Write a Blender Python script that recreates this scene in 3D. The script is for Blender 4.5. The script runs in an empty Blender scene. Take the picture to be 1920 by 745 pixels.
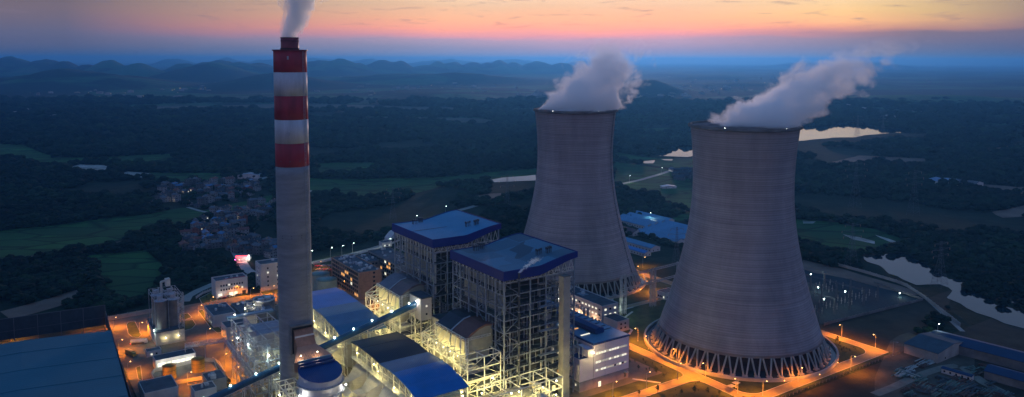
import bpy, math, random
import numpy as np
from mathutils import Vector, Matrix
R = math.radians
scene = bpy.context.scene
COL = scene.collection
# ------------------------------------------------------------------ camera
FPX, PITCH, PPY, ROLL, CAMH = 1441.66, 0.0875, 238.23, 0.0029, 195.0     # photo is 1920 x 745, cropped from a taller frame
cd = bpy.data.cameras.new('camera'); cam = bpy.data.objects.new('camera', cd); COL.objects.link(cam)
cd.sensor_width = 36.0; cd.lens = FPX / 1920 * 36.0
cd.shift_y = -(372.5 - PPY) / 1920
cd.clip_start = 1.0; cd.clip_end = 120000
cam.matrix_world = Matrix.Translation((0, 0, CAMH)) @ Matrix.Rotation(math.pi / 2 - PITCH, 4, 'X') @ Matrix.Rotation(ROLL, 4, 'Z')
scene.camera = cam
# ------------------------------------------------------------------ render settings
scene.view_settings.view_transform = 'Standard'; scene.view_settings.look = 'None'
HAZE = 0.00008
scene.view_settings.exposure = 0.30; scene.view_settings.gamma = 1.0
cy = scene.cycles
cy.max_bounces = 14; cy.diffuse_bounces = 2; cy.glossy_bounces = 2; cy.transmission_bounces = 2; cy.volume_bounces = 16
cy.transparent_max_bounces = 8; cy.sample_clamp_indirect = 3.0; cy.sample_clamp_direct = 40.0
cy.use_denoising = True; cy.volume_step_rate = 1.0; cy.volume_max_steps = 256
cy.caustics_reflective = False; cy.caustics_refractive = False
cy.use_light_tree = True
# ------------------------------------------------------------------ world: dusk sky, after sunset, cloud bands low in the sky
world = bpy.data.worlds.new('World'); scene.world = world; world.use_nodes = True
SUN_AZ = R(9)          # sunset azimuth, to the right of +Y
def build_world():
    nt = world.node_tree; nt.nodes.clear(); N = nt.nodes; L = nt.links
    def m(op, a, b=None, c=None, clamp=False):
        n = N.new('ShaderNodeMath'); n.operation = op; n.use_clamp = clamp
        for i, v in enumerate((a, b, c)):
            if v is None: continue
            if isinstance(v, (int, float)): n.inputs[i].default_value = v
            else: L.new(v, n.inputs[i])
        return n.outputs[0]
    def ramp(fac, stops):
        n = N.new('ShaderNodeValToRGB'); cr = n.color_ramp
        cr.elements[0].position = stops[0][0]; cr.elements[0].color = (*stops[0][1], 1)
        cr.elements[1].position = stops[-1][0]; cr.elements[1].color = (*stops[-1][1], 1)
        for p, c in stops[1:-1]:
            e = cr.elements.new(p); e.color = (*c, 1)
        L.new(fac, n.inputs[0]); return n.outputs[0]
    def mix(fac, a, b, mode='MIX'):
        n = N.new('ShaderNodeMix'); n.data_type = 'RGBA'; n.blend_type = mode
        for k, v in ((0, fac), (6, a), (7, b)):
            if isinstance(v, (int, float)): n.inputs[k].default_value = v
            elif isinstance(v, tuple): n.inputs[k].default_value = (*v, 1)
            else: L.new(v, n.inputs[k])
        return n.outputs[2]
    tc = N.new('ShaderNodeTexCoord'); sep = N.new('ShaderNodeSeparateXYZ'); L.new(tc.outputs['Generated'], sep.inputs[0])
    X, Y, Z = sep.outputs
    el = m('MULTIPLY', m('ARCSINE', Z), 57.2958)
    az = m('MULTIPLY', m('ARCTAN2', X, Y), 57.2958)
    # stretched cloud noise in (azimuth, elevation)
    def noise(sx, sy, det, off=0, dist=0.0):
        c = N.new('ShaderNodeCombineXYZ'); L.new(m('MULTIPLY', az, sx), c.inputs[0]); L.new(m('MULTIPLY', el, sy), c.inputs[1]); c.inputs[2].default_value = off
        n = N.new('ShaderNodeTexNoise'); n.inputs['Scale'].default_value = 1; n.inputs['Detail'].default_value = det; n.inputs['Roughness'].default_value = 0.6
        n.inputs['Distortion'].default_value = dist
        L.new(c.outputs[0], n.inputs['Vector']); return n.outputs['Fac']
    n1 = noise(0.16, 1.1, 6, 3.1, .4); n2 = noise(0.06, 0.5, 4, 9.7); n3 = noise(0.35, 2.6, 5, 21, .6)
    ew = m('ADD', el, m('MULTIPLY', m('SUBTRACT', n2, .5), 1.1))
    ew = m('ADD', ew, m('MULTIPLY', m('SUBTRACT', n1, .5), .35))
    lowpos = m('DIVIDE', ew, 9.0, clamp=True)
    low = ramp(lowpos, [(0.0, (.24, .30, .46)), (.087, (.31, .33, .47)), (.153, (.48, .38, .50)), (.19, (.86, .38, .42)),
                        (.253, (1.2, .46, .32)), (.333, (1.1, .55, .32)), (.44, (.92, .60, .38)), (.60, (.98, .80, .60)), (.75, (.80, .66, .55)), (.9, (.42, .45, .55)), (1.0, (.34, .40, .55))])
    # colours turn yellower to the right of the sunset, and greyer away from it
    right = m('MULTIPLY', m('SUBTRACT', az, 12), 1 / 16.0, clamp=True)
    yel = ramp(lowpos, [(0.0, (.14, .21, .34)), (.10, (.17, .20, .29)), (.20, (.25, .20, .23)), (.235, (.75, .36, .22)), (.29, (1.15, .62, .24)), (.37, (1.1, .74, .28)), (.60, (.98, .80, .55)), (.75, (.80, .66, .52)), (.9, (.40, .43, .50)), (1.0, (.32, .38, .52))])
    low = mix(right, low, yel)
    grey = ramp(lowpos, [(0.0, (.06, .10, .20)), (.17, (.12, .14, .24)), (.33, (.17, .145, .20)), (.5, (.15, .13, .17)), (1.0, (.16, .20, .32))])
    away = m('MAXIMUM', m('MULTIPLY', m('SUBTRACT', -5, az), 1 / 25.0, clamp=True), m('MULTIPLY', m('SUBTRACT', m('MULTIPLY', az, 1.0), 23), 1 / 14.0, clamp=True))
    sky = mix(away, low, grey)
    # thin dark streaks and smudges of cloud
    st = m('MULTIPLY', m('SUBTRACT', n3, .56), 5.0, clamp=True)
    st = m('MULTIPLY', st, m('MULTIPLY', m('SUBTRACT', el, 1.6), .8, clamp=True))
    sky = mix(m('MULTIPLY', st, .55), sky, (.20, .17, .24))
    # the dome above the picture: deep twilight blue
    dome = ramp(m('DIVIDE', m('MAXIMUM', el, 0), 90), [(0.0, (.26, .34, .50)), (.17, (.22, .31, .50)), (.35, (.055, .18, .42)), (1.0, (.020, .155, .46))])
    up = m('MULTIPLY', m('SUBTRACT', el, 7.0), 1 / 8.0, clamp=True)
    sky = mix(up, sky, dome)
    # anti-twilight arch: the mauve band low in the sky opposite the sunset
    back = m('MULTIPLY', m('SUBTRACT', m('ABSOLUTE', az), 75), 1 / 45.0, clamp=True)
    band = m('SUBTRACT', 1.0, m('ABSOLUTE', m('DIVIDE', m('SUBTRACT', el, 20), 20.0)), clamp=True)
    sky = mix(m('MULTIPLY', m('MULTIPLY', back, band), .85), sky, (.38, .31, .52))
    ns = N.new('ShaderNodeTexSky'); ns.sky_type = 'NISHITA'; ns.sun_disc = False; ns.sun_elevation = R(0.5); ns.sun_rotation = SUN_AZ
    ns.air_density = 1.5; ns.dust_density = 1.5; ns.ozone_density = 3
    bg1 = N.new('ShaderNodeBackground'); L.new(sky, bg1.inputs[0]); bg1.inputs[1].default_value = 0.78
    bg2 = N.new('ShaderNodeBackground'); L.new(ns.outputs[0], bg2.inputs[0]); bg2.inputs[1].default_value = 0.05
    ad = N.new('ShaderNodeAddShader'); L.new(bg1.outputs[0], ad.inputs[0]); L.new(bg2.outputs[0], ad.inputs[1])
    out = N.new('ShaderNodeOutputWorld'); L.new(ad.outputs[0], out.inputs[0])
build_world()
# afterglow of the sun that has just set: very weak and soft, from the sunset side
sd = bpy.data.lights.new('sun', 'SUN'); sun = bpy.data.objects.new('sun', sd); COL.objects.link(sun)
sd.energy = 1.2; sd.angle = R(5); sd.color = (1.0, .68, .60)
_sdir = Vector((math.sin(SUN_AZ), math.cos(SUN_AZ), math.tan(R(2.5))))
sun.rotation_euler = _sdir.to_track_quat('Z', 'Y').to_euler()

# ------------------------------------------------------------------ frames: plant grid (a = towards the cooling towers, b = away from camera)
ANG = R(34.5)
E2 = Vector((math.cos(ANG), math.sin(ANG))); E1 = Vector((-math.sin(ANG), math.cos(ANG))); OX, OY = 0.0, 455.0
def W(a, b, z=0.0): return Vector((OX + a * E2.x + b * E1.x, OY + a * E2.y + b * E1.y, z))
def gxy(px, py, z=0.0):
    "ground plan position (metres) of a feature surveyed in the photograph, for height z"
    x = px - 960; y = py - PPY
    x, y = x * math.cos(ROLL) + y * math.sin(ROLL), -x * math.sin(ROLL) + y * math.cos(ROLL)
    X = x / FPX; u = -y / FPX
    Y = math.cos(PITCH) + u * math.sin(PITCH); Z = u * math.cos(PITCH) - math.sin(PITCH)
    t = (z - CAMH) / Z
    return X * t, Y * t
def gab(px, py, z=0.0):
    x, y = gxy(px, py, z); x -= OX; y -= OY
    return x * E2.x + y * E2.y, x * E1.x + y * E1.y
rnd = random.Random(11)
# ------------------------------------------------------------------ materials
MATS = {}
def mat(name, col, rough=.8, metal=0.0, var=.25, scale=.15, bump=0.0, bscale=1.0, emit=None, estr=0.0, col2=None, stretch=None, coords='Object', spec=.3):
    if name in MATS: return MATS[name]
    m = bpy.data.materials.new(name); m.use_nodes = True; nt = m.node_tree; N = nt.nodes; L = nt.links
    b = N['Principled BSDF']; b.inputs['Roughness'].default_value = rough; b.inputs['Metallic'].default_value = metal
    b.inputs['Specular IOR Level'].default_value = spec
    tc = N.new('ShaderNodeTexCoord'); vec = tc.outputs[coords]
    if stretch:
        mp = N.new('ShaderNodeMapping'); mp.inputs['Scale'].default_value = stretch; L.new(vec, mp.inputs[0]); vec = mp.outputs[0]
    n = N.new('ShaderNodeTexNoise'); n.inputs['Scale'].default_value = scale; n.inputs['Detail'].default_value = 5; n.inputs['Roughness'].default_value = .65
    L.new(vec, n.inputs['Vector'])
    cr = N.new('ShaderNodeValToRGB'); e = cr.color_ramp.elements
    c2 = col2 or tuple(c * (1 - var) for c in col); c1 = tuple(min(1, c * (1 + var * .6)) for c in col)
    e[0].position = .32; e[0].color = (*c2, 1); e[1].position = .68; e[1].color = (*c1, 1)
    L.new(n.outputs['Fac'], cr.inputs[0]); L.new(cr.outputs[0], b.inputs['Base Color'])
    if bump:
        nb = N.new('ShaderNodeTexNoise'); nb.inputs['Scale'].default_value = bscale; nb.inputs['Detail'].default_value = 4; L.new(vec, nb.inputs['Vector'])
        bp = N.new('ShaderNodeBump'); bp.inputs['Strength'].default_value = .7; bp.inputs['Distance'].default_value = bump
        L.new(nb.outputs['Fac'], bp.inputs['Height']); L.new(bp.outputs[0], b.inputs['Normal'])
    if emit:
        b.inputs['Emission Color'].default_value = (*emit, 1); b.inputs['Emission Strength'].default_value = estr
    MATS[name] = m; return m
def ribbed(name, col, axis='X', pitch=1.0, depth=.06, rough=.45, var=.15, scale=.08, metal=.0, colors=None):
    "profiled sheet metal: ribs across one local axis"
    if name in MATS: return MATS[name]
    m = mat(name, col, rough, metal, var, scale); nt = m.node_tree; N = nt.nodes; L = nt.links; b = N['Principled BSDF']
    tc = N.new('ShaderNodeTexCoord'); w = N.new('ShaderNodeTexWave'); w.bands_direction = axis; w.inputs['Scale'].default_value = .314 / pitch
    L.new(tc.outputs['Object'], w.inputs['Vector'])
    bp = N.new('ShaderNodeBump'); bp.inputs['Distance'].default_value = depth; bp.inputs['Strength'].default_value = .8
    L.new(w.outputs['Fac'], bp.inputs['Height']); L.new(bp.outputs[0], b.inputs['Normal'])
    return m
WHITE_STEEL = mat('white_steel', (.66, .67, .62), .6, .0, .25, .5)
GREY_STEEL = mat('grey_steel', (.36, .38, .42), .6, .0, .25, .5)
DARK_STEEL = mat('dark_steel', (.07, .08, .10), .5, .3, .3, .4)
CONC = mat('concrete', (.34, .33, .31), .9, 0, .3, .08, .05, .6)
CONC_D = mat('dark_concrete', (.17, .17, .17), .9, 0, .4, .1, .05, .6)
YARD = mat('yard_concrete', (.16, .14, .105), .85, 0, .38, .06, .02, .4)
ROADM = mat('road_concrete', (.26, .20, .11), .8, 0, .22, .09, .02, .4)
ASPH = mat('asphalt', (.055, .055, .06), .85, 0, .3, .1)
KERB = mat('kerb_stone', (.46, .44, .40), .85, 0, .2, .6)
PAINT = mat('road_paint', (.75, .74, .68), .7, 0, .2, 1.2)
GRASS = mat('lawn_grass', (.050, .062, .020), .95, 0, .5, .12, .25, .9, col2=(.022, .032, .010))
LEAF = mat('leaves', (.03, .06, .018), .8, 0, .6, .6)
BARK = mat('bark', (.09, .06, .04), .9)
WALLW = mat('white_render', (.52, .50, .50), .8, 0, .16, .12, 0, 1, stretch=(1, 1, .3))
WALLP = mat('pale_panels', (.72, .62, .70), .55, 0, .12, .06)
PLINTH = mat('plinth_grey', (.26, .25, .29), .8, 0, .2, .2)
BRICKB = mat('brown_tiles', (.33, .20, .14), .8, 0, .2, .3)
ROOFD = mat('roof_felt', (.075, .085, .105), .85, 0, .4, .15)
GLASS_D = mat('window_dark', (.02, .025, .035), .12, 0, .2, 1, spec=.6)
GLASS_G = mat('window_glass', (.08, .10, .13), .15, 0, .3, .6, spec=.6)
GLASS_L = mat('window_lit_white', (.5, .5, .45), .5, 0, .3, .35, emit=(1.0, .95, .72), estr=.85)
GLASS_M = mat('window_dim', (.3, .3, .28), .5, 0, .4, .4, emit=(1.0, .92, .70), estr=.30)
GLASS_O = mat('window_lit_orange', (.5, .35, .2), .5, 0, .3, .35, emit=(1.0, .45, .10), estr=.75)
FRAMEM = mat('window_frame', (.6, .6, .6), .6)
FASCIA = ribbed('blue_fascia', (.008, .018, .18), 'X', 1.0, .04, .6)
BLUE_ROOF = ribbed('blue_roof_sheet', (.012, .16, .46), 'X', 1.0, .08, .4, .18)
BLUE_DARK = ribbed('dark_blue_sheet', (.012, .04, .16), 'X', .9, .06, .35)
BLUE_GREY = ribbed('blue_grey_sheet', (.10, .19, .28), 'X', 1.2, .06, .42, .2, .05)
BROWN_ROOF = mat('weathered_brown_sheet', (.20, .12, .11), .6, .1, .45, .09, .03, .8, col2=(.10, .085, .10))
CREAM = mat('cream_cladding', (.55, .52, .38), .7, 0, .2, .12)
INSUL = mat('duct_lagging', (.52, .51, .47), .6, .0, .25, .15)
REDP = mat('red_paint', (.30, .014, .030), .6, 0, .38, .15, stretch=(1, 1, .2))
WHTP = mat('white_paint', (.48, .49, .53), .6, 0, .28, .15, stretch=(1, 1, .2))
SANDM = mat('bare_earth', (.19, .12, .085), .95, 0, .4, .02, .2, .3)
# ------------------------------------------------------------------ mesh helper
class MB:
    def __init__(s): s.v = []; s.f = []; s.m = []; s.mi = 0
    def add(s, vs, fs):
        o = len(s.v); s.v += [tuple(v) for v in vs]; s.f += [tuple(i + o for i in f) for f in fs]; s.m += [s.mi] * len(fs); return s
    def box(s, x0, x1, y0, y1, z0, z1):
        return s.add([(x0, y0, z0), (x1, y0, z0), (x1, y1, z0), (x0, y1, z0), (x0, y0, z1), (x1, y0, z1), (x1, y1, z1), (x0, y1, z1)],
                     [(3, 2, 1, 0), (4, 5, 6, 7), (0, 1, 5, 4), (1, 2, 6, 5), (2, 3, 7, 6), (3, 0, 4, 7)])
    def beam(s, p, q, w=.3, h=None):
        p = Vector(p); q = Vector(q); d = q - p
        if d.length < 1e-4: return s
        d.normalize(); up = Vector((0, 0, 1)) if abs(d.z) < .95 else Vector((0, 1, 0))
        r = d.cross(up).normalized(); u = r.cross(d); h = (h or w) / 2; w = w / 2
        c = [p + r * a * w + u * b * h for a, b in ((-1, -1), (1, -1), (1, 1), (-1, 1))] + [q + r * a * w + u * b * h for a, b in ((-1, -1), (1, -1), (1, 1), (-1, 1))]
        return s.add(c, [(3, 2, 1, 0), (4, 5, 6, 7), (0, 1, 5, 4), (1, 2, 6, 5), (2, 3, 7, 6), (3, 0, 4, 7)])
    def cyl(s, p, q, r, r2=None, n=12, cap=True):
        p = Vector(p); q = Vector(q); r2 = r if r2 is None else r2
        d = (q - p).normalized(); up = Vector((0, 0, 1)) if abs(d.z) < .95 else Vector((0, 1, 0))
        a = d.cross(up).normalized(); b = d.cross(a)
        vs = []
        for c, rr in ((p, r), (q, r2)):
            for i in range(n):
                t = 2 * math.pi * i / n; vs.append(c + a * math.cos(t) * rr + b * math.sin(t) * rr)
        fs = [(i, n + i, n + (i + 1) % n, (i + 1) % n) for i in range(n)]
        if cap: fs += [tuple(range(n)), tuple(range(2 * n - 1, n - 1, -1))]
        return s.add(vs, fs)
    def path(s, pts, r, n=8):
        for p, q in zip(pts[:-1], pts[1:]): s.cyl(p, q, r, n=n)
        return s
    def lathe(s, prof, n=48, cx=0, cy=0, closed=False):
        vs = []; fs = []; k = len(prof)
        for i in range(n):
            t = 2 * math.pi * i / n; c, q = math.cos(t), math.sin(t)
            vs += [(cx + r * c, cy + r * q, z) for r, z in prof]
        for i in range(n):
            j = (i + 1) % n
            for a in range(k if closed else k - 1):
                b = (a + 1) % k
                fs.append((i * k + a, j * k + a, j * k + b, i * k + b))
        return s.add(vs, fs)
    def ball(s, c, r, n=8, rz=None):
        rz = rz or r
        prof = [(max(.001, r * math.sin(math.pi * i / n)), -rz * math.cos(math.pi * i / n)) for i in range(n + 1)]
        o = MB().lathe(prof, n + 2); return s.add([(x + c[0], y + c[1], z + c[2]) for x, y, z in o.v], o.f)
    def poly(s, pts, z=0.0):
        return s.add([(p[0], p[1], z if len(p) < 3 else p[2]) for p in pts], [tuple(range(len(pts)))])
    def prism(s, pts, z0, z1):
        n = len(pts)
        return s.add([(x, y, z0) for x, y in pts] + [(x, y, z1) for x, y in pts], [tuple(range(n - 1, -1, -1)), tuple(range(n, 2 * n))] + [(i, (i + 1) % n, n + (i + 1) % n, n + i) for i in range(n)])
    def extr(s, prof, y0, y1, swap=False):
        "closed profile (u,z) extruded along y (or along x when swap)"
        n = len(prof)
        if swap: v = [(y0, u, z) for u, z in prof] + [(y1, u, z) for u, z in prof]
        else: v = [(u, y0, z) for u, z in prof] + [(u, y1, z) for u, z in prof]
        return s.add(v, [tuple(range(n)), tuple(range(2 * n - 1, n - 1, -1))] + [(i, n + i, n + (i + 1) % n, (i + 1) % n) for i in range(n)])
    def truss(s, p, q, h=1.5, w=.15, n=6, up=(0, 0, 1)):
        p = Vector(p); q = Vector(q); u = Vector(up) * h
        s.beam(p, q, w); s.beam(p + u, q + u, w)
        for i in range(n):
            a = p.lerp(q, i / n); b = p.lerp(q, (i + 1) / n)
            s.beam(a, a + u, w * .7); s.beam(a if i % 2 else a + u, b + u if i % 2 else b, w * .7)
        s.beam(q, q + u, w * .7); return s
    def rail(s, p, q, h=1.1, w=.07):
        p = Vector(p); q = Vector(q); n = max(1, int((q - p).length / 3)); u = Vector((0, 0, h))
        s.beam(p + u, q + u, w)
        for i in range(n + 1):
            a = p.lerp(q, i / n); s.beam(a, a + u, w)
        return s
    def build(s, name, mats, parent=None, smooth=False, loc=None):
        me = bpy.data.meshes.new(name); me.from_pydata(s.v, [], s.f)
        if not isinstance(mats, (list, tuple)): mats = [mats]
        for m in mats: me.materials.append(m)
        if len(mats) > 1: me.polygons.foreach_set('material_index', s.m)
        if smooth: me.polygons.foreach_set('use_smooth', [True] * len(me.polygons))
        me.update()
        o = bpy.data.objects.new(name, me); COL.objects.link(o)
        if parent: o.parent = parent
        if loc is not None: o.location = loc
        return o
LABELS = set()
def tag(o, label, cat, group=None, kind=None):
    if label: o['label'] = label
    if cat: o['category'] = cat
    if group: o['group'] = group
    if kind: o['kind'] = kind
    return o
def thing(name, label, cat, a, b, rot=0.0, group=None, z=0.0, world=None):
    o = bpy.data.objects.new(name, None); COL.objects.link(o)
    o.location = world if world is not None else W(a, b, z); o.rotation_euler = (0, 0, ANG + rot if world is None else rot)
    o.empty_display_size = 1
    return tag(o, label, cat, group)
def struct(name, mb, m, **k):
    o = mb.build(name, m, **k); o['kind'] = 'structure'; return o
def dup(root, loc=None, rotz=None, label=None, group=None, scale=None):
    r = root.copy(); COL.objects.link(r)
    if loc is not None: r.location = loc
    if rotz is not None: r.rotation_euler = (0, 0, rotz)
    if scale: r.scale = (scale,) * 3
    if label: r['label'] = label
    if group: r['group'] = group
    for ch in list(root.children):
        c = ch.copy(); COL.objects.link(c); c.parent = r
        for g in ch.children:
            d = g.copy(); COL.objects.link(d); d.parent = c
    return r
def point(parent, loc, energy, color, radius=.35, name='light'):
    l = bpy.data.lights.new(name, 'POINT'); l.energy = energy; l.color = color; l.shadow_soft_size = radius
    o = bpy.data.objects.new(name, l); COL.objects.link(o); o.parent = parent; o.location = loc; return o
SODIUM = (1.0, .27, .003); WARM = (1.0, .80, .27); COOL = (.80, 1.0, .85); WHT = (1.0, .93, .78)
def spot(parent, loc, energy, color, radius=.3, ang=150, name='light'):
    l = bpy.data.lights.new(name, 'SPOT'); l.energy = energy; l.color = color; l.shadow_soft_size = radius; l.spot_size = R(ang); l.spot_blend = .55
    o = bpy.data.objects.new(name, l); COL.objects.link(o); o.parent = parent; o.location = loc; return o
def emitter(name, col, s): return mat(name, col, .5, 0, .05, 1, emit=col, estr=s)
EM_SOD = emitter('lamp_glow_sodium', (1.0, .50, .14), 9); EM_WARM = emitter('lamp_glow_warm', (1.0, .88, .60), 22)
EM_COOL = emitter('lamp_glow_cool', (.75, 1.0, .88), 22); EM_RED = emitter('lamp_glow_red', (1.0, .08, .08), 6); EM_WHT = emitter('lamp_glow_white', (1, .96, .85), 22)

# ------------------------------------------------------------------ ground
from mathutils import noise as mn
def ground_material():
    m = bpy.data.materials.new('land'); m.use_nodes = True; nt = m.node_tree; N = nt.nodes; L = nt.links; b = N['Principled BSDF']
    b.inputs['Roughness'].default_value = .95; b.inputs['Specular IOR Level'].default_value = .1
    g = N.new('ShaderNodeNewGeometry')
    def nz(scale, det, rough=.6, dist=0.0):
        n = N.new('ShaderNodeTexNoise'); n.inputs['Scale'].default_value = scale; n.inputs['Detail'].default_value = det; n.inputs['Roughness'].default_value = rough; n.inputs['Distortion'].default_value = dist
        L.new(g.outputs['Position'], n.inputs['Vector']); return n.outputs['Fac']
    def rp(f, stops):
        n = N.new('ShaderNodeValToRGB'); e = n.color_ramp.elements; e[0].position, e[0].color = stops[0][0], (*stops[0][1], 1); e[1].position, e[1].color = stops[-1][0], (*stops[-1][1], 1)
        for p, c in stops[1:-1]: x = e.new(p); x.color = (*c, 1)
        L.new(f, n.inputs[0]); return n.outputs[0]
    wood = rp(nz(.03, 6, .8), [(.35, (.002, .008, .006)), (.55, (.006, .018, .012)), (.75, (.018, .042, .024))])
    field = rp(nz(.004, 3), [(.35, (.016, .075, .030)), (.5, (.026, .095, .038)), (.66, (.06, .09, .05)), (.78, (.15, .13, .09))])
    patch = rp(nz(.00085, 5, .62, .6), [(.50, (0, 0, 0)), (.56, (1, 1, 1))])
    scrub = rp(nz(.03, 6, .7), [(.3, (.008, .016, .010)), (.55, (.018, .028, .015)), (.75, (.045, .045, .028))])
    ln = N.new('ShaderNodeVectorMath'); ln.operation = 'LENGTH'; L.new(g.outputs['Position'], ln.inputs[0])
    mr = N.new('ShaderNodeMapRange'); mr.inputs[1].default_value = 1900; mr.inputs[2].default_value = 2600; L.new(ln.outputs['Value'], mr.inputs[0])
    def mix(f, a, c):
        n = N.new('ShaderNodeMix'); n.data_type = 'RGBA'; L.new(f, n.inputs[0]); L.new(a, n.inputs[6]); L.new(c, n.inputs[7]); return n.outputs[2]
    L.new(mix(mr.outputs[0], scrub, mix(patch, wood, field)), b.inputs['Base Color'])
    bp = N.new('ShaderNodeBump'); bp.inputs['Distance'].default_value = 3.0; bp.inputs['Strength'].default_value = .8
    L.new(nz(.05, 5, .8), bp.inputs['Height']); L.new(bp.outputs[0], b.inputs['Normal'])
    return m
LAND = ground_material()
def build_ground():
    radii = [0] + [60 * 1.09 ** i for i in range(76)]; radii = [r for r in radii if r < 36000] + [36000]
    n = 96; vs = [(0, 0, 0)]; fs = []
    for r in radii[1:]:
        vs += [(r * math.cos(2 * math.pi * i / n), r * math.sin(2 * math.pi * i / n), 0) for i in range(n)]
    for k in range(len(radii) - 2):
        for i in range(n):
            a = 1 + k * n + i; b = 1 + k * n + (i + 1) % n; fs.append((a, a + n, b + n, b))
    fs += [(0, 1 + i, 1 + (i + 1) % n) for i in range(n)]
    struct('ground', MB().add(vs, fs), LAND)
build_ground()
HILLS = [  # px, py of the top, half width px, distance, depth m
    (-80, 113, 100, 8600, 900), (18, 112, 50, 9000, 600), (84, 118, 44, 8600, 600), (125, 118, 26, 8400, 500), (165, 121, 24, 8000, 500), (205, 120, 34, 7600, 600), (265, 123, 40, 7600, 500),
    (388, 123, 60, 7000, 600), (405, 115, 42, 9200, 700), (350, 122, 30, 9000, 600), (450, 122, 40, 8800, 600), (490, 120, 30, 9200, 600),
    (572, 120, 30, 9400, 600), (622, 109, 48, 9800, 800), (668, 117, 25, 9900, 600), (718, 116, 30, 10500, 700), (752, 117, 22, 10700, 600), (800, 122, 30, 10900, 600),
    (822, 119, 18, 11500, 700), (850, 117, 20, 11600, 700), (886, 116, 20, 11800, 700), (912, 119, 16, 11900, 700), (936, 115, 18, 12000, 700), (962, 119, 16, 12000, 600), (1010, 116, 24, 12400, 700), (1050, 120, 22, 12400, 600),
    (330, 113, 40, 19000, 1500), (430, 114, 50, 20000, 1500), (520, 112, 60, 21000, 1500), (600, 111, 50, 22000, 1500), (700, 113, 60, 21000, 1500), (840, 113, 70, 22000, 1500), (960, 112, 60, 23000, 1500), (1110, 114, 60, 23000, 1500),
    (1220, 149, 34, 4700, 260), (150, 133, 120, 5200, 500), (520, 139, 70, 5600, 380), (800, 136, 120, 6800, 420), (1500, 117, 60, 21000, 1200), (1640, 118, 70, 20000, 1200)]
def build_hills():
    na, nd = 620, 110; az0, az1 = -40, 40; vs = []; fs = []
    pk = []
    for px, py, hw, D, dep in HILLS:
        py -= .5; hw *= 1.45 if D < 15000 else 1
        azp = math.atan((px - 960) / FPX); d = D / math.cos(azp)
        h = CAMH - (py - 112) * D / FPX; pk.append((azp, d, h, hw / FPX * math.cos(azp) ** 2, dep))
    for j in range(nd + 1):
        D = 3300 * (27000 / 3300) ** (j / nd)
        for i in range(na + 1):
            az = R(az0 + (az1 - az0) * i / na); x = D * math.sin(az); y = D * math.cos(az)
            h = 0
            for pa, pd, ph, pw, dep in pk:
                u = (az - pa) / pw; v = (D - pd) / dep
                if abs(u) < 2.6 and abs(v) < 2.6: h = max(h, ph * math.exp(-(u * u * .95 + v * v * .8)))
            nn = mn.fractal(Vector((x / 520, y / 700, 3.0)), .9, 2.1, 5) - .35 * abs(mn.noise(Vector((x / 240, y / 240, 9))))
            roll = 26 * max(0, mn.fractal(Vector((x / 1400, y / 1400, 7.0)), 1.0, 2.0, 3) - .05) * min(1, (D - 3300) / 900)
            z = h * (1 + .34 * nn) + roll * 1.4 - 1.2
            if j == 0 or j == nd or i in (0, na): z = -2
            vs.append((x, y, z))
    w = na + 1
    for j in range(nd):
        for i in range(na):
            a = j * w + i
            if max(vs[a][2], vs[a + 1][2], vs[a + w][2], vs[a + w + 1][2]) > -.8: fs.append((a, a + 1, a + w + 1, a + w))
    struct('hills', MB().add(vs, fs), LAND, smooth=True)
build_hills()
# ------------------------------------------------------------------ fields, water, earth: sheets on the ground
FIELD = mat('paddy_field', (.036, .130, .032), .95, 0, .3, .012, .4, .15, col2=(.022, .055, .018), spec=.1)
def plots(m, sc, c2):
    nt = m.node_tree; N = nt.nodes; L = nt.links; b = N['Principled BSDF']; old = b.inputs['Base Color'].links[0].from_socket
    g = N.new('ShaderNodeNewGeometry'); mp = N.new('ShaderNodeMapping'); mp.inputs['Rotation'].default_value = (0, 0, .5); mp.inputs['Scale'].default_value = (sc, sc * 2.4, sc); L.new(g.outputs['Position'], mp.inputs[0])
    outs = []
    for ft in ('F1', 'DISTANCE_TO_EDGE'):
        v = N.new('ShaderNodeTexVoronoi'); v.feature = ft; v.inputs['Scale'].default_value = 1; v.inputs['Randomness'].default_value = .7; L.new(mp.outputs[0], v.inputs['Vector']); outs.append(v)
    sp = N.new('ShaderNodeSeparateColor'); L.new(outs[0].outputs['Color'], sp.inputs[0])
    x = N.new('ShaderNodeMix'); x.data_type = 'RGBA'; L.new(sp.outputs[0], x.inputs[0]); L.new(old, x.inputs[6]); x.inputs[7].default_value = (*c2, 1)
    r = N.new('ShaderNodeMapRange'); r.inputs[1].default_value = .0; r.inputs[2].default_value = .07; r.inputs[3].default_value = .35; r.inputs[4].default_value = 1; L.new(outs[1].outputs['Distance'], r.inputs[0])
    w = N.new('ShaderNodeTexWave'); w.inputs['Scale'].default_value = 6; w.inputs['Distortion'].default_value = 1.5; L.new(mp.outputs[0], w.inputs['Vector']); r2 = N.new('ShaderNodeMapRange'); r2.inputs[3].default_value = .75; r2.inputs[4].default_value = 1.1; L.new(w.outputs['Fac'], r2.inputs[0])
    mu = N.new('ShaderNodeMath'); mu.operation = 'MULTIPLY'; L.new(r.outputs[0], mu.inputs[0]); L.new(r2.outputs[0], mu.inputs[1])
    sc_ = N.new('ShaderNodeVectorMath'); sc_.operation = 'SCALE'; L.new(x.outputs[2], sc_.inputs[0]); L.new(mu.outputs[0], sc_.inputs['Scale']); L.new(sc_.outputs[0], b.inputs['Base Color'])
plots(FIELD, 1 / 70, (.026, .075, .026))
FIELD2 = mat('dry_field', (.10, .095, .07), .95, 0, .4, .006, spec=.1)
PALE = mat('pale_wet_field', (.36, .33, .30), .55, 0, .5, .03, col2=(.06, .08, .05))
def water_mat():
    m = mat('water', (.010, .02, .026), .04, 0, .1, .01, .03, .12, spec=.45)
    m.node_tree.nodes['Principled BSDF'].inputs['IOR'].default_value = 1.33; return m
WATER = water_mat()
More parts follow.
